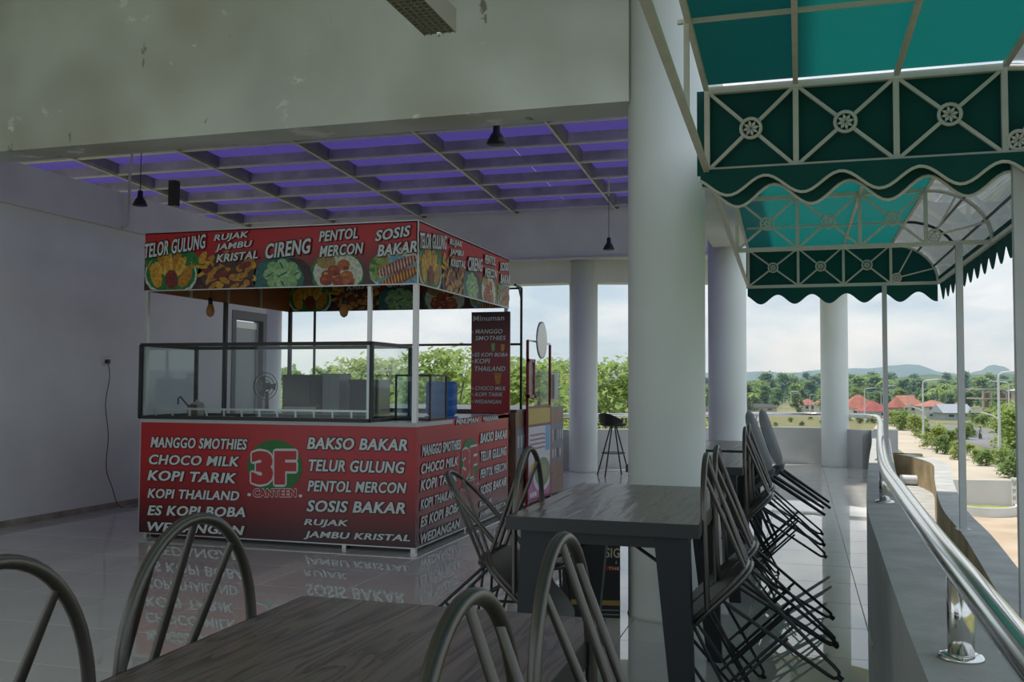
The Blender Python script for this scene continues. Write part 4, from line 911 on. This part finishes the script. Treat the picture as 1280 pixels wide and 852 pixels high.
mb = MB(); mb.lathe([(0, -.02), (.014, -.015), (.014, .03)], 12, (.0, .43, .0), M_steel); part('end_cap', mb, lt, world=False)
ol = thing('wall_outlet', 'white wall socket with a plug on the left wall', 'outlet', (WX, 7.64, 1.36))
mb = MB(); mb.box((0, -.045, 0), (.012, .045, .09), mat('socket_white', (.62, .62, .58), .4)); bevel(part('plate', mb, ol, world=False), .004)
mb = MB(); mb.box((.012, -.018, .025), (.04, .018, .062), M_black); part('plug', mb, ol, world=False)
mb = MB(); mb.tube(catmull([(WX + .03, 7.64, 1.39), (WX + .035, 7.66, 1.25), (WX + .02, 7.63, 1.0), (WX + .02, 7.68, .7), (WX + .02, 7.66, .4), (WX + .03, 7.74, .2), (WX + .05, 7.83, .012), (WX + .16, 8.0, .008), (WX + .5, 8.05, .008)], 5), .004, 5, M_dark)
single('power_cord', mb, None, 'thin dark power cord hanging from the wall socket', 'cord')

# ------------------------------------------------------------------ things left in the gutter
p = onZ(1143, 607, 0.0); t = thing('pvc_pipe', 'short white plastic drain pipe lying in the gutter', 'pipe', (p.x, p.y, 0))
mb = MB(); mb.tube([(-.16, .02, .07), (.10, -.02, .07)], .06, 20, mat('pvc', (.62, .62, .60), .4)); part('pipe', mb, t, world=False)
mb = MB(); mb.tube([(.06, -.014, .07), (.11, -.022, .07)], .072, 20, mat('pvc', (.62, .62, .6))); part('collar', mb, t, world=False)
p = onZ(1117, 645, 0.0); mb = MB(); mb.box((p.x + .04, p.y - .02, 0), (p.x + .22, p.y + .55, .16), mat('white_block', (.60, .61, .60), .7, var=.1, vscale=6)); bevel(single('plinth_block', mb, None, 'white painted block beside the parapet in the gutter', 'block'), .02)
p = onZ(1166, 668, .0); t = thing('plastic_sheet', 'crumpled silvery plastic sheet lying in the gutter', 'plastic sheet', (p.x, p.y, 0))
rnd = random.Random(4); mb = MB(); N = 9; vs = [(-.10 + .02 * i + rnd.uniform(-.006, .006), -.28 + .06 * j + rnd.uniform(-.01, .01), .02 + rnd.uniform(0, .07)) for i in range(N) for j in range(N)]
mb.add(vs, [(i * N + j, (i + 1) * N + j, (i + 1) * N + j + 1, i * N + j + 1) for i in range(N - 1) for j in range(N - 1)], mat('silver_plastic', (.42, .43, .44), .25, .3)); part('sheet', mb, t, world=False)

# ================================================================== THE TOWN OUTSIDE (street level 6 m below)
GZ = -6.0
def G(u, v, z=GZ): return onZ(u, v, z)
M_grass = mat('grass_ground', (.10, .13, .035), .95, col2=(.24, .20, .09), vscale=.06, thr=(.35, .68))
M_sand = mat('sand_paving', (.44, .38, .30), .95, var=.15, vscale=.15)
M_road = mat('asphalt', (.17, .17, .18), .9, var=.12, vscale=.1)
mb = MB(); mb.add([(-900, -60, GZ), (900, -60, GZ), (900, 2600, GZ), (-900, 2600, GZ)], [(0, 1, 2, 3)], M_grass); struct('ground', mb, None, 'grassy open ground around the building')
def strip(name, px, z, m, label):
    mb = MB(); P = [G(u, v) for u, v in px]; mb.prism([(p.x, p.y) for p in P], GZ - .05, z, m); return struct(name, mb, None, label)
strip('sidewalk', [(1096, 531), (1120, 534), (1165, 545), (1215, 561), (1290, 590), (1310, 604), (1250, 602), (1182, 600), (1165, 590), (1120, 560), (1085, 545)], GZ + .08, M_sand, 'broad sandy paved footpath beside the planted strip')
strip('road', [(1105, 524.5), (1140, 527), (1190, 531), (1240, 537), (1330, 552), (1420, 620), (1300, 580), (1225, 557), (1170, 541), (1120, 531)], GZ + .03, M_road, 'grey asphalt street beyond the planted strip')
strip('yard', [(1190, 602), (1330, 606), (1500, 680), (1500, 900), (1130, 900), (1150, 640)], GZ + .04, mat('sandy_yard', (.50, .40, .29), .95, col2=(.36, .26, .17), vscale=.35), 'bare sandy yard below the terrace')
strip('embankment', [(870, 519), (1030, 521), (1075, 527), (1075, 545), (870, 545)], GZ + .05, mat('dry_grass', (.20, .16, .08), .95, col2=(.10, .13, .03), vscale=.3), 'dry grassy bank in front of the terrace')
strip('far_path', [(870, 515.5), (1030, 517), (1110, 523), (1100, 526), (1030, 520), (870, 518)], GZ + .07, M_sand, 'pale concrete path crossing the far field')
# low white wall, round planter, pierced block wall
a = G(1185, 633); b = G(1276, 633); zt = onY(1230, 601, a.y).z
lw = MB(); lw.bar((a.x - 2, a.y, (GZ + zt) / 2), (b.x + 1, b.y, (GZ + zt) / 2), .2, zt - GZ, mat('white_wall_out', (.62, .63, .60), .7, var=.06, vscale=.8)); single('garden_wall', lw, None, 'low white garden wall behind the round planter', 'wall')
c = G(1225, 640); t = thing('round_planter', 'round white curb planter with grass against the garden wall', 'planter', (c.x, c.y, GZ))
rx, ry = (G(1268, 640).x - c.x), 2.6
ring = [(rx * math.cos(PI + PI * k / 24), ry * math.sin(PI + PI * k / 24)) for k in range(25)]
mb = MB(); n = len(ring); mb.add([(x, y, 0) for x, y in ring] + [(x, y, .55) for x, y in ring] + [(x * .95, y * .93, .55) for x, y in ring] + [(x * .95, y * .93, .3) for x, y in ring], [(r_ * n + i, r_ * n + i + 1, (r_ + 1) * n + i + 1, (r_ + 1) * n + i) for r_ in range(3) for i in range(n - 1)], mat('white_wall_out', (.62, .63, .6))); part('curb', mb, t, world=False)
mb = MB(); mb.prism([(x * .95, y * .93) for x, y in ring], .2, .42, mat('lawn', (.22, .24, .05), .95, var=.25, vscale=2)); part('lawn', mb, t, world=False)
a = G(1265, 636); t = thing('pierced_wall', 'low wall of pierced white decorative blocks beside the garden wall', 'wall', (a.x, a.y, GZ)); t.rotation_euler.z = -1.05
bm_ = MB()
for lo_, hi_ in (((0, 0, 0), (.42, .14, .07)), ((0, 0, .35), (.42, .14, .42)), ((0, 0, .07), (.07, .14, .35)), ((.35, 0, .07), (.42, .14, .35)), ((.18, .03, .07), (.24, .11, .35)), ((.07, .03, .18), (.35, .11, .24))): bm_.box(lo_, hi_, mat('white_wall_out', (.62, .63, .6)))
bme = bm_.mesh('pierced_block')
for i in range(9):
    for j in range(4): o = link('pierced_block', bme, t); o.location = (i * .43, 0, j * .43)
mb = MB(); mb.box((-.05, -.05, 1.72), (3.95, .19, 1.86), mat('white_wall_out', (.62, .63, .6))); part('coping', mb, t, world=False)

# street lamps
def make_lamp(h, arm=1.6, two=False):
    t = thing('street_lamp', '', 'street lamp'); M_lp = mat('lamp_post_paint', (.62, .63, .62), .5)
    mb = MB(); mb.tube([(0, 0, 0), (0, 0, h * .55), (0, 0, h - .5)], [.15, .12, .09], 10, M_lp); part('pole', mb, t, world=False)
    mb = MB(); mb.tube([(0, 0, h - .55), (.05, 0, h - .2), (.3, 0, h), (arm, 0, h + .15), (arm + .7, 0, h + .2)], .07, 8, M_lp); part('arm', mb, t, world=False)
    mb = MB(); mb.box((arm + .3, -.14, h + .08), (arm + 1.2, .14, h + .24), mat('lamp_head_grey', (.50, .51, .51), .5)); part('lamp_head', mb, t, world=False)
    if two:
        mb = MB(); mb.tube([(0, 0, h * .52), (-.5, 0, h * .56), (-1.7, 0, h * .60)], .06, 8, M_lp); part('low_arm', mb, t, world=False)
        mb = MB(); mb.box((-2.2, -.12, h * .585), (-1.5, .12, h * .62), mat('lamp_head_grey', (.5, .51, .51))); part('lamp_head', mb, t, world=False)
    return t
L1 = make_lamp(8.6, 1.6, True); L2 = make_lamp(8.0, 1.5, False); used = {}
for k, (u, vb, vt, two, fl) in enumerate(((1250, 588, 464, True, 1), (1154.5, 556, 474.5, True, 1), (1262, 546, 477, True, -1), (1081, 530, 485, False, 1), (1101.5, 518, 489, False, -1), (1106.5, 522, 482, False, 1), (980, 517, 496, False, 1), (989, 517.5, 488.5, False, 1), (1000, 517.5, 489.5, False, -1), (1012.5, 517, 493, False, 1))):
    src = L1 if two else L2
    o = src if src not in used else copy_tree(src); used[src] = 1
    p = G(u, vb); kk_ = project(p)[2]; h = (vb - vt) * kk_ / F; o.location = p; s = h / (8.7 if two else 8.1); o.scale = (s * fl, s, s)
    o['label'] = 'white street lamp with upper and lower arms along the planted strip' if two else 'white single arm street lamp beyond the terrace'; o['group'] = 'double arm street lamps' if two else 'single arm street lamps'

# houses
PLACED = []
M_tilr = [mat('roof_tiles_a', (.31, .105, .07), .8, var=.25, vscale=.6), mat('roof_tiles_b', (.36, .15, .10), .8, var=.2, vscale=.6), mat('roof_tiles_c', (.28, .07, .06), .8, var=.2, vscale=.6)]
M_hw = [mat('house_white', (.58, .57, .53), .8), mat('house_cream', (.52, .44, .33), .8), mat('house_grey', (.40, .42, .44), .8)]
M_win = mat('house_window', (.05, .055, .06), .2)
def house(label, u0, u1, vb, veave, vtop, depth, wm, rm, floors=1, hip=True, group='red roofed houses across the street'):
    pa = G(u0, vb); kx = project(pa)[2]; pb = pa + RT * ((u1 - u0) * kx / F); cx, cy = (pa.x + pb.x) / 2, (pa.y + pb.y) / 2
    w = (pb - pa).length; depth *= .5; PLACED.append((cx, cy + depth / 2, max(w, depth) * .6)); he = (vb - veave) * kx / F; ht = (vb - vtop) * kx / F
    t = thing('house', label, 'house', (cx, cy, GZ), group); t.rotation_euler.z = math.atan2(RT.y, RT.x)
    mb = MB(); mb.box((-w / 2, 0, 0), (w / 2, depth, he), wm); wl_ = part('walls', mb, t, world=False)
    ov = .6; r0 = he - .15; mb = MB(); q = min(w, depth) * .45 if hip else -ov
    mb.add([(-w / 2 - ov, -ov, r0), (w / 2 + ov, -ov, r0), (w / 2 + ov, depth + ov, r0), (-w / 2 - ov, depth + ov, r0), (-w / 2 + q, depth / 2, ht), (w / 2 - q, depth / 2, ht)], [(0, 1, 5, 4), (1, 2, 5), (2, 3, 4, 5), (3, 0, 4), (3, 2, 1, 0)], rm); part('roof', mb, t, world=False)
    n = max(2, int(w / 3)); fh = he / floors
    for f in range(floors):
        for k in range(n):
            x = -w / 2 + w * (k + .5) / n; z = f * fh + fh * .35; wd_ = min(1.4, w / n * .5)
            mb = MB(); mb.box((x - wd_ / 2, -.06, z), (x + wd_ / 2, .04, z + fh * .42), M_hw[0] if wm is not M_hw[0] else M_hw[2]); wf = part('window', mb, t, world=False)
            mb = MB(); mb.box((x - wd_ / 2 + .1, -.09, z + .1), (x + wd_ / 2 - .1, -.05, z + fh * .42 - .1), M_win); part('pane', mb, wf, world=False)
    return t
house('long red roofed house beyond the far pillar', 1061, 1098, 520, 509, 493, 14, M_hw[0], M_tilr[0])
house('small white house with a dull red hip roof', 1082, 1112, 523, 513, 501, 11, M_hw[2], M_tilr[2])
house('cream house under a wide red roof behind the street lamp', 1117, 1132, 520.5, 508.5, 496, 8, M_hw[1], M_tilr[0])
house('white gabled house with pale red roof among the trees', 1128, 1146, 517, 505, 494, 12, M_hw[0], M_tilr[1], hip=False)
house('two storey white house with stacked orange red roofs', 1158, 1188, 523, 507, 500, 12, M_hw[0], M_tilr[1], floors=2)
house('grey gabled house beside the two storey house', 1181, 1214, 525, 515, 505, 12, M_hw[2], mat('grey_roof', (.30, .33, .37), .7), hip=False)
house('low house with bright red roof near the unfinished building', 1198, 1211, 521, 510, 501, 9, M_hw[1], M_tilr[0])
house('small red roofed cottage beyond the field', 1005, 1020, 514, 505, 498, 10, M_hw[0], M_tilr[0]); house('red roofed house half hidden by the outer pillar', 1024, 1038, 515, 505, 498, 10, M_hw[0], M_tilr[1])
house('low shelter with dark roof at the edge of the field', 936, 971, 515.5, 508, 504.5, 8, M_hw[1], mat('dark_roof', (.05, .05, .055), .8)); house('low shelter with pale walls near the pillar', 882, 925, 518, 511, 506, 8, M_hw[1], mat('dark_roof', (.05, .05, .055)))
house('orange roofed bungalow in front of the white houses', 1116, 1130, 526, 521, 516.5, 8, M_hw[1], M_tilr[1]); house('cream block of flats at the street corner', 1276, 1300, 545, 487, 484, 5, M_hw[1], M_hw[2], floors=3)
house('small white cottage with dull red roof between two lamps', 1097, 1110, 519, 511, 505, 8, M_hw[0], M_tilr[2]); house('white walled house with orange roof under the palms', 1143, 1157, 515, 505, 499, 8, M_hw[0], M_tilr[1])
# unfinished building: slabs and posts
pa = G(1222, 522); kx = project(pa)[2]; w = 48 * kx / F; hh = (522 - 486) * kx / F
t = thing('unfinished_building', 'unfinished concrete frame building with red brick infill on the hill', 'building', (pa.x + RT.x * (w / 2 + 1.5), pa.y + RT.y * (w / 2 + 1.5), GZ)); t.rotation_euler.z = math.atan2(RT.y, RT.x)
PLACED.append((t.location.x, t.location.y + 4, w * .62))
for f in range(4): mb = MB(); mb.box((-w / 2 - .3, -.3, hh * f / 3 - .15), (w / 2 + .3, 8, hh * f / 3 + .15), mat('raw_concrete', (.40, .36, .30), .9)); part('slab', mb, t, world=False)
for k in range(6):
    x = -w / 2 + w * k / 5; mb = MB(); mb.box((x - .2, 0, 0), (x + .2, .4, hh), mat('raw_concrete', (.4, .36, .3))); part('pillar', mb, t, world=False)
for f in range(3):
    for k in range(5):
        if (f + k) % 3 == 0: continue
        x0 = -w / 2 + w * k / 5 + .25; x1 = x0 + w / 5 - .5; mb = MB(); mb.box((x0, .9, hh * f / 3 + .15), (x1, 1.2, hh * (f + .6) / 3), mat('brick_infill', (.36, .16, .10), .9)); part('brick_wall', mb, t, world=False)

# hills and mountains
def ridge(name, dist, prof, m, label, jag=.6, seed=1):
    rnd = random.Random(seed); n = 160; vs = []; us = [prof[0][0] + (prof[-1][0] - prof[0][0]) * k / n for k in range(n + 1)]
    def vv(u):
        for (a, b), (c, d) in zip(prof, prof[1:]):
            if a <= u <= c: s = (u - a) / (c - a); s = s * s * (3 - 2 * s); return b + (d - b) * s
        return prof[-1][1]
    for u in us:
        top = CAM + ray(u, vv(u) + rnd.uniform(-jag, jag)) * dist; out = Vector((ray(u, 480).x, ray(u, 480).y, 0)).normalized()
        f0 = Vector((top.x, top.y, GZ - 2)) - out * dist * .22; mid = Vector((top.x, top.y, GZ + (top.z - GZ) * .55)) - out * dist * .09; bk = Vector((top.x, top.y, GZ - 2)) + out * dist * .3; vs += [f0, mid, top, bk]
    mb = MB(); mb.add(vs, [(4 * k + q, 4 * k + 4 + q, 4 * k + 5 + q, 4 * k + 1 + q) for k in range(n) for q in range(3)], m, True); return struct(name, mb, None, label)
ridge('mountain', 2400, [(250, 480), (330, 466), (400, 474), (480, 478), (600, 474), (700, 470), (760, 467), (880, 466), (950, 464), (985, 466), (1030, 462), (1080, 460), (1130, 455.5), (1150, 456.5), (1175, 465), (1205, 468), (1222, 464), (1240, 455.5), (1250, 457), (1275, 468), (1400, 470)], mat('wooded_mountain', (.060, .085, .050), 1.0, var=.2, vscale=.006), 'blue hazy mountain range on the horizon')
ridge('hill', 620, [(200, 488), (500, 484), (700, 482), (880, 478), (940, 475), (1000, 473), (1060, 474), (1120, 472), (1150, 468), (1190, 469), (1230, 468), (1300, 466), (1420, 464)], mat('wooded_hill', (.050, .085, .040), 1.0, col2=(.10, .14, .06), vscale=.03), 'wooded green hill behind the houses', .8, 3)

# haze in the air over the town
hz = bpy.data.materials.new('haze'); hz.use_nodes = True; ht_ = hz.node_tree; ht_.nodes.clear()
ho = ht_.nodes.new('ShaderNodeOutputMaterial'); hs = ht_.nodes.new('ShaderNodeVolumeScatter'); hs.inputs['Color'].default_value = (.40, .68, 1.0, 1); hs.inputs['Density'].default_value = .00038; hs.inputs['Anisotropy'].default_value = 0.0
ht_.links.new(hs.outputs[0], ho.inputs['Volume'])
mb = MB(); mb.box((-2600, 130, GZ - 8), (2600, 2750, 110), hz); o = struct('haze', mb, None, 'thin bluish haze in the air over the town and mountains'); o['kind'] = 'stuff'; o['category'] = 'haze'

# trees: crown of leaf cards grown in clumps + trunk with limbs
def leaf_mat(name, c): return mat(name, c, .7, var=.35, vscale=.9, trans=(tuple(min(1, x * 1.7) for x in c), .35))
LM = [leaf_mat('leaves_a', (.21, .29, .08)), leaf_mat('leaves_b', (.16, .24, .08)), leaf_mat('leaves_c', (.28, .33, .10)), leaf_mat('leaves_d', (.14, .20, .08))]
M_bark = mat('bark', (.17, .14, .10), .9, var=.25, vscale=3)
def crown_tree(seed, h, r, nclump, nleaf, ls, m, flat=.45, trunk=.35, base=.35, name='tree'):
    rnd = random.Random(seed); t = thing(name, '', 'tree'); mb = MB(); clumps = []
    for k in range(nclump):
        a = rnd.uniform(0, 2 * PI); rr = r * math.sqrt(rnd.random()) * .85; z = h * (base + (1 - base) * rnd.random() ** .8); s = 1 - .55 * max(0, (z / h - .55) / .45); clumps.append(Vector((rr * math.cos(a) * s, rr * math.sin(a) * s, z)))
    vs = []; fs = []
    for c in clumps:
        cr_ = r * rnd.uniform(.22, .38)
        for q in range(nleaf):
            d = Vector((rnd.gauss(0, 1), rnd.gauss(0, 1), rnd.gauss(0, flat))) * cr_ * .55; p = c + d; n = Vector((rnd.gauss(0, .6), rnd.gauss(0, .6), 1)).normalized(); x = n.orthogonal().normalized(); x.rotate(Matrix.Rotation(rnd.uniform(0, 6.28), 3, n)); y = n.cross(x); L_ = ls * rnd.uniform(.6, 1.3)
            o = len(vs); vs += [p - x * L_, p + y * L_ * .5, p + x * L_, p - y * L_ * .5]; fs.append((o, o + 1, o + 2, o + 3))
    mb.add(vs, fs, m); mb.v = [tuple(v) for v in mb.v]
    me = bpy.data.meshes.new('crown'); me.from_pydata(mb.v, [], mb.f); me.materials.append(m); me.update(); link('crown', me, t)
    tb = MB(); tb.tube([(0, 0, 0), (.1 * r * .3, 0, h * trunk), (0, .05 * r, h * .75)], [h * .022 + .03, h * .016 + .02, h * .006], 8, M_bark)
    for c in clumps[::3]: b0 = Vector((0, 0, h * min(trunk, .6 * c.z / h))); tb.tube([b0, b0.lerp(c, .5) + Vector((0, 0, .04 * h)), c], [h * .010, h * .006, h * .002], 5, M_bark)
    part('trunk', tb, t, world=False); return t
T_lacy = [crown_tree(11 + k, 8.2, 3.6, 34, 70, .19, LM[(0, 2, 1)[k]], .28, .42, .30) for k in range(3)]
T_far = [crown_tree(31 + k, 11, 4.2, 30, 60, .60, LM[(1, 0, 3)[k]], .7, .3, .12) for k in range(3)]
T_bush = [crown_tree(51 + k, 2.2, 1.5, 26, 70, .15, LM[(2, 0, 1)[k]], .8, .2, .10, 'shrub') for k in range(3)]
def palm(seed):
    rnd = random.Random(seed); t = thing('palm_tree', '', 'tree'); mb = MB(); mb.tube([(0, 0, 0), (.3, 0, 4), (.5, .1, 8.2)], [.22, .17, .13], 8, M_bark); part('trunk', mb, t, world=False); mb = MB()
    for k in range(15):
        a = 2 * PI * k / 15 + rnd.uniform(-.15, .15); d = Vector((math.cos(a), math.sin(a), 0)); e = Vector((-d.y, d.x, 0)); L_ = rnd.uniform(2.4, 3.2); up = rnd.uniform(.2, 1.1); pr = None
        for q in range(7):
            s = q / 6; c = Vector((.5, .1, 8.2)) + d * L_ * s + Vector((0, 0, up * s * 2 - 2.4 * s * s)); w_ = .45 * math.sin(PI * min(1, s * .9 + .1)) + .03; cur = [c - e * w_ - Vector((0, 0, .15)), c, c + e * w_ - Vector((0, 0, .15))]
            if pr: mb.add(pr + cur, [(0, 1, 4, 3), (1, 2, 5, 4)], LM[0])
            pr = cur
    part('fronds', mb, t, world=False); return t
T_palm = [palm(3), palm(8)]; fresh = {}
def plant(src, p, s, label, group, cat='tree', rot=None, rnd=random):
    o = src if src.name not in fresh else copy_tree(src); fresh[src.name] = 1; fresh[o.name] = 1
    o.location = p; o.rotation_euler.z = rnd.uniform(0, 6.28); o.scale = (s, s, s * rnd.uniform(.9, 1.1)); o['label'] = label; o['group'] = group; o['category'] = cat; return o
rnd = random.Random(21)
def spot(u0, u1, d0, d1, r):
    best = None
    for q in range(160):
        u = rnd.uniform(u0, u1); d = rnd.uniform(d0, d1); p = CAM + ray(u, 480) * d
        gap = min((math.hypot(p.x - a, p.y - b) - (r + c) for a, b, c in PLACED), default=9)
        if best is None or gap > best[0]: best = (gap, u, d, p)
        if gap > 0: break
    if best[0] < -3.5: return best[1], None                  # no room left here: leave the tree out
    PLACED.append((best[3].x, best[3].y, r)); return best[1], best[2]
# feathery trees just beyond the terrace, seen through the stall
for k in range(20):
    a = 335 + 470 * k / 20; u, d = spot(a, a + 24, 30, 78, 3.2)
    if d is None: continue
    tv = rnd.uniform(461, 476) if u > 420 else rnd.uniform(468, 482)
    top = CAM + ray(u, tv) * d; plant(T_lacy[k % 3], (top.x, top.y, GZ), (top.z - GZ) / 8.2, 'feathery green tree growing just beyond the terrace', 'feathery trees beyond the terrace', rnd=rnd)
for k in range(26):
    a = 335 + 470 * k / 26; u, d = spot(a - 10, a + 28, 85, 160, 4.2)
    if d is None: continue
    top = CAM + ray(u, rnd.uniform(468, 480)) * d; plant(T_far[k % 3], (top.x, top.y, GZ), (top.z - GZ) / 11, 'rounded green tree in the belt behind the feathery trees', 'tree belt behind the feathery trees', rnd=rnd)
for k, (u, tv) in enumerate(((1170, 482), (1180, 476), (1187, 484), (1195, 480), (1164, 487), (1262, 476), (1110, 470), (940, 488))):
    d = spot(u - 1.5, u + 1.5, 205, 330, 3.8)[1] or 340; top = CAM + ray(u, tv) * d; plant(T_palm[k % 2], (top.x, top.y, GZ), (top.z - GZ) / 9.0, 'coconut palm rising above the roofs', 'palms above the roofs', rnd=rnd)
# belts of far trees behind field and houses
for k in range(52):
    a = 868 + 425 * k / 52; u, d = spot(a - 8, a + 14, 235, 360, 5.0)
    if d is None: continue
    tv = rnd.uniform(481, 493) if u < 1060 else rnd.uniform(486, 498)
    top = CAM + ray(u, tv) * d; plant(T_far[k % 3], (top.x, top.y, GZ), (top.z - GZ) / 11, 'dense green tree in the belt around the red roofs', 'tree belt around the red roofs', rnd=rnd)
for k in range(80):
    a = 868 + 425 * k / 80; u, d = spot(a - 6, a + 10, 375, 610, 7.2)
    if d is None: continue
    tv = rnd.uniform(467, 481) + (4 if u < 940 else 0); top = CAM + ray(u, tv) * d
    plant(T_far[k % 3], (top.x, top.y, top.z - 12), 12 / 11, 'distant tree on the wooded hillside', 'trees on the wooded hillside', rnd=rnd)
for k in range(44):
    a = 1040 + 250 * k / 44; u, d = spot(a - 4, a + 8, 560, 760, 7.2)
    if d is None: continue
    top = CAM + ray(u, rnd.uniform(469, 477)) * d
    plant(T_far[k % 3], (top.x, top.y, top.z - 13), 13 / 11, 'distant tree on the wooded hillside', 'trees on the wooded hillside', rnd=rnd)
# shrubs of the planted strip
for k, (u, vb, hp_) in enumerate(((1062, 526, 9), (1075, 529, 10), (1090, 529, 11), (1118, 533, 18), (1128, 538, 22), (1136, 536, 14), (1145, 545, 22), (1152, 540, 16), (1159, 553, 19), (1171, 562, 26), (1185, 558, 20), (1178, 568, 20), (1194, 566, 14), (1205, 549, 18), (1211, 546, 16), (1213, 570, 13), (1222, 578, 15), (1232, 583, 18), (1243, 581, 16), (1258, 590, 26), (1270, 598, 30), (1268, 560, 44), (1276, 575, 60), (1258, 553, 20), (1235, 530, 16), (1220, 528, 18), (1245, 527, 22), (1198, 575, 18), (1228, 533, 14))):
    p = G(u, vb); kx = project(p)[2]; s = hp_ * kx / F / 2.2; plant(T_bush[k % 3], p, s, 'bright green shrub in the planted strip along the street', 'shrubs along the street', 'shrub', rnd=rnd)
for k in range(12):
    u = 885 + 160 * k / 11 + rnd.uniform(-3, 3); p = G(u, rnd.uniform(524, 534)); kx = project(p)[2]; plant(T_bush[k % 3], p, rnd.uniform(4, 7) * kx / F / 2.2, 'low green shrub on the dry bank before the terrace', 'shrubs on the dry bank', 'shrub', rnd=rnd)

# motorcycle with rider on the street
p = G(1225.5, 548.5); t = thing('motorcycle', 'small motorcycle riding along the grey street', 'motorcycle', p); t.rotation_euler.z = -.35
M_bk = mat('bike_dark', (.04, .04, .045), .4); 
for y in (-.6, .6): mb = MB(); mb.tube([(0, y + .28 * math.cos(2 * PI * k / 16), .30 + .28 * math.sin(2 * PI * k / 16)) for k in range(16)], .06, 6, M_bk, closed=True); part('wheel', mb, t, world=False)
mb = MB(); mb.tube([(0, -.6, .3), (0, -.25, .62), (0, .35, .55), (0, .6, .3)], [.06, .13, .15, .05], 8, M_bk); part('frame', mb, t, world=False)
mb = MB(); mb.tube([(0, -.05, .74), (0, .55, .76)], [.13, .10], 8, M_bk); part('seat', mb, t, world=False)
mb = MB(); mb.tube([(-.32, -.35, 1.0), (0, -.48, 1.02), (.32, -.35, 1.0)], .025, 6, M_bk); mb.tube([(0, -.48, 1.02), (0, -.6, .3)], .035, 6, M_bk); part('handlebar', mb, t, world=False)
pe = thing('person', 'person in pale jacket and dark helmet riding the motorcycle', 'person', p + Vector((0, 0, 0))); pe.rotation_euler.z = -.35
me = bpy.data.meshes.new('body'); V = [(0, .15, .84), (0, .12, 1.12), (0, .06, 1.36), (0, .03, 1.46), (0, .02, 1.62), (.19, .05, 1.36), (.30, -.12, 1.12), (.28, -.34, 1.05), (-.19, .05, 1.36), (-.30, -.12, 1.12), (-.28, -.34, 1.05), (.14, .12, .83), (.20, -.28, .76), (.19, -.12, .36), (.19, -.24, .33), (-.14, .12, .83), (-.20, -.28, .76), (-.19, -.12, .36), (-.19, -.24, .33)]
Ed = [(0, 1), (1, 2), (2, 3), (3, 4), (2, 5), (5, 6), (6, 7), (2, 8), (8, 9), (9, 10), (0, 11), (11, 12), (12, 13), (13, 14), (0, 15), (15, 16), (16, 17), (17, 18)]
me.from_pydata(V, Ed, []); bo = link('body', me, pe); md = bo.modifiers.new('skin', 'SKIN'); md.use_smooth_shade = True
rr_ = [.16, .17, .17, .06, .10, .08, .055, .045, .08, .055, .045, .10, .08, .055, .05, .10, .08, .055, .05]
for k, vv_ in enumerate(me.skin_vertices[0].data): vv_.radius = (rr_[k],) * 2; vv_.use_root = (k == 0)
bo.modifiers.new('sub', 'SUBSURF').levels = 1; me.materials.append(mat('pale_jacket', (.38, .38, .40), .8))
mb = MB(); mb.lathe([(0, -.10), (.11, -.08), (.135, .02), (.11, .11), (0, .14)], 14, (0, .02, 1.64), mat('helmet', (.06, .05, .06), .3)); part('helmet', mb, pe, world=False)
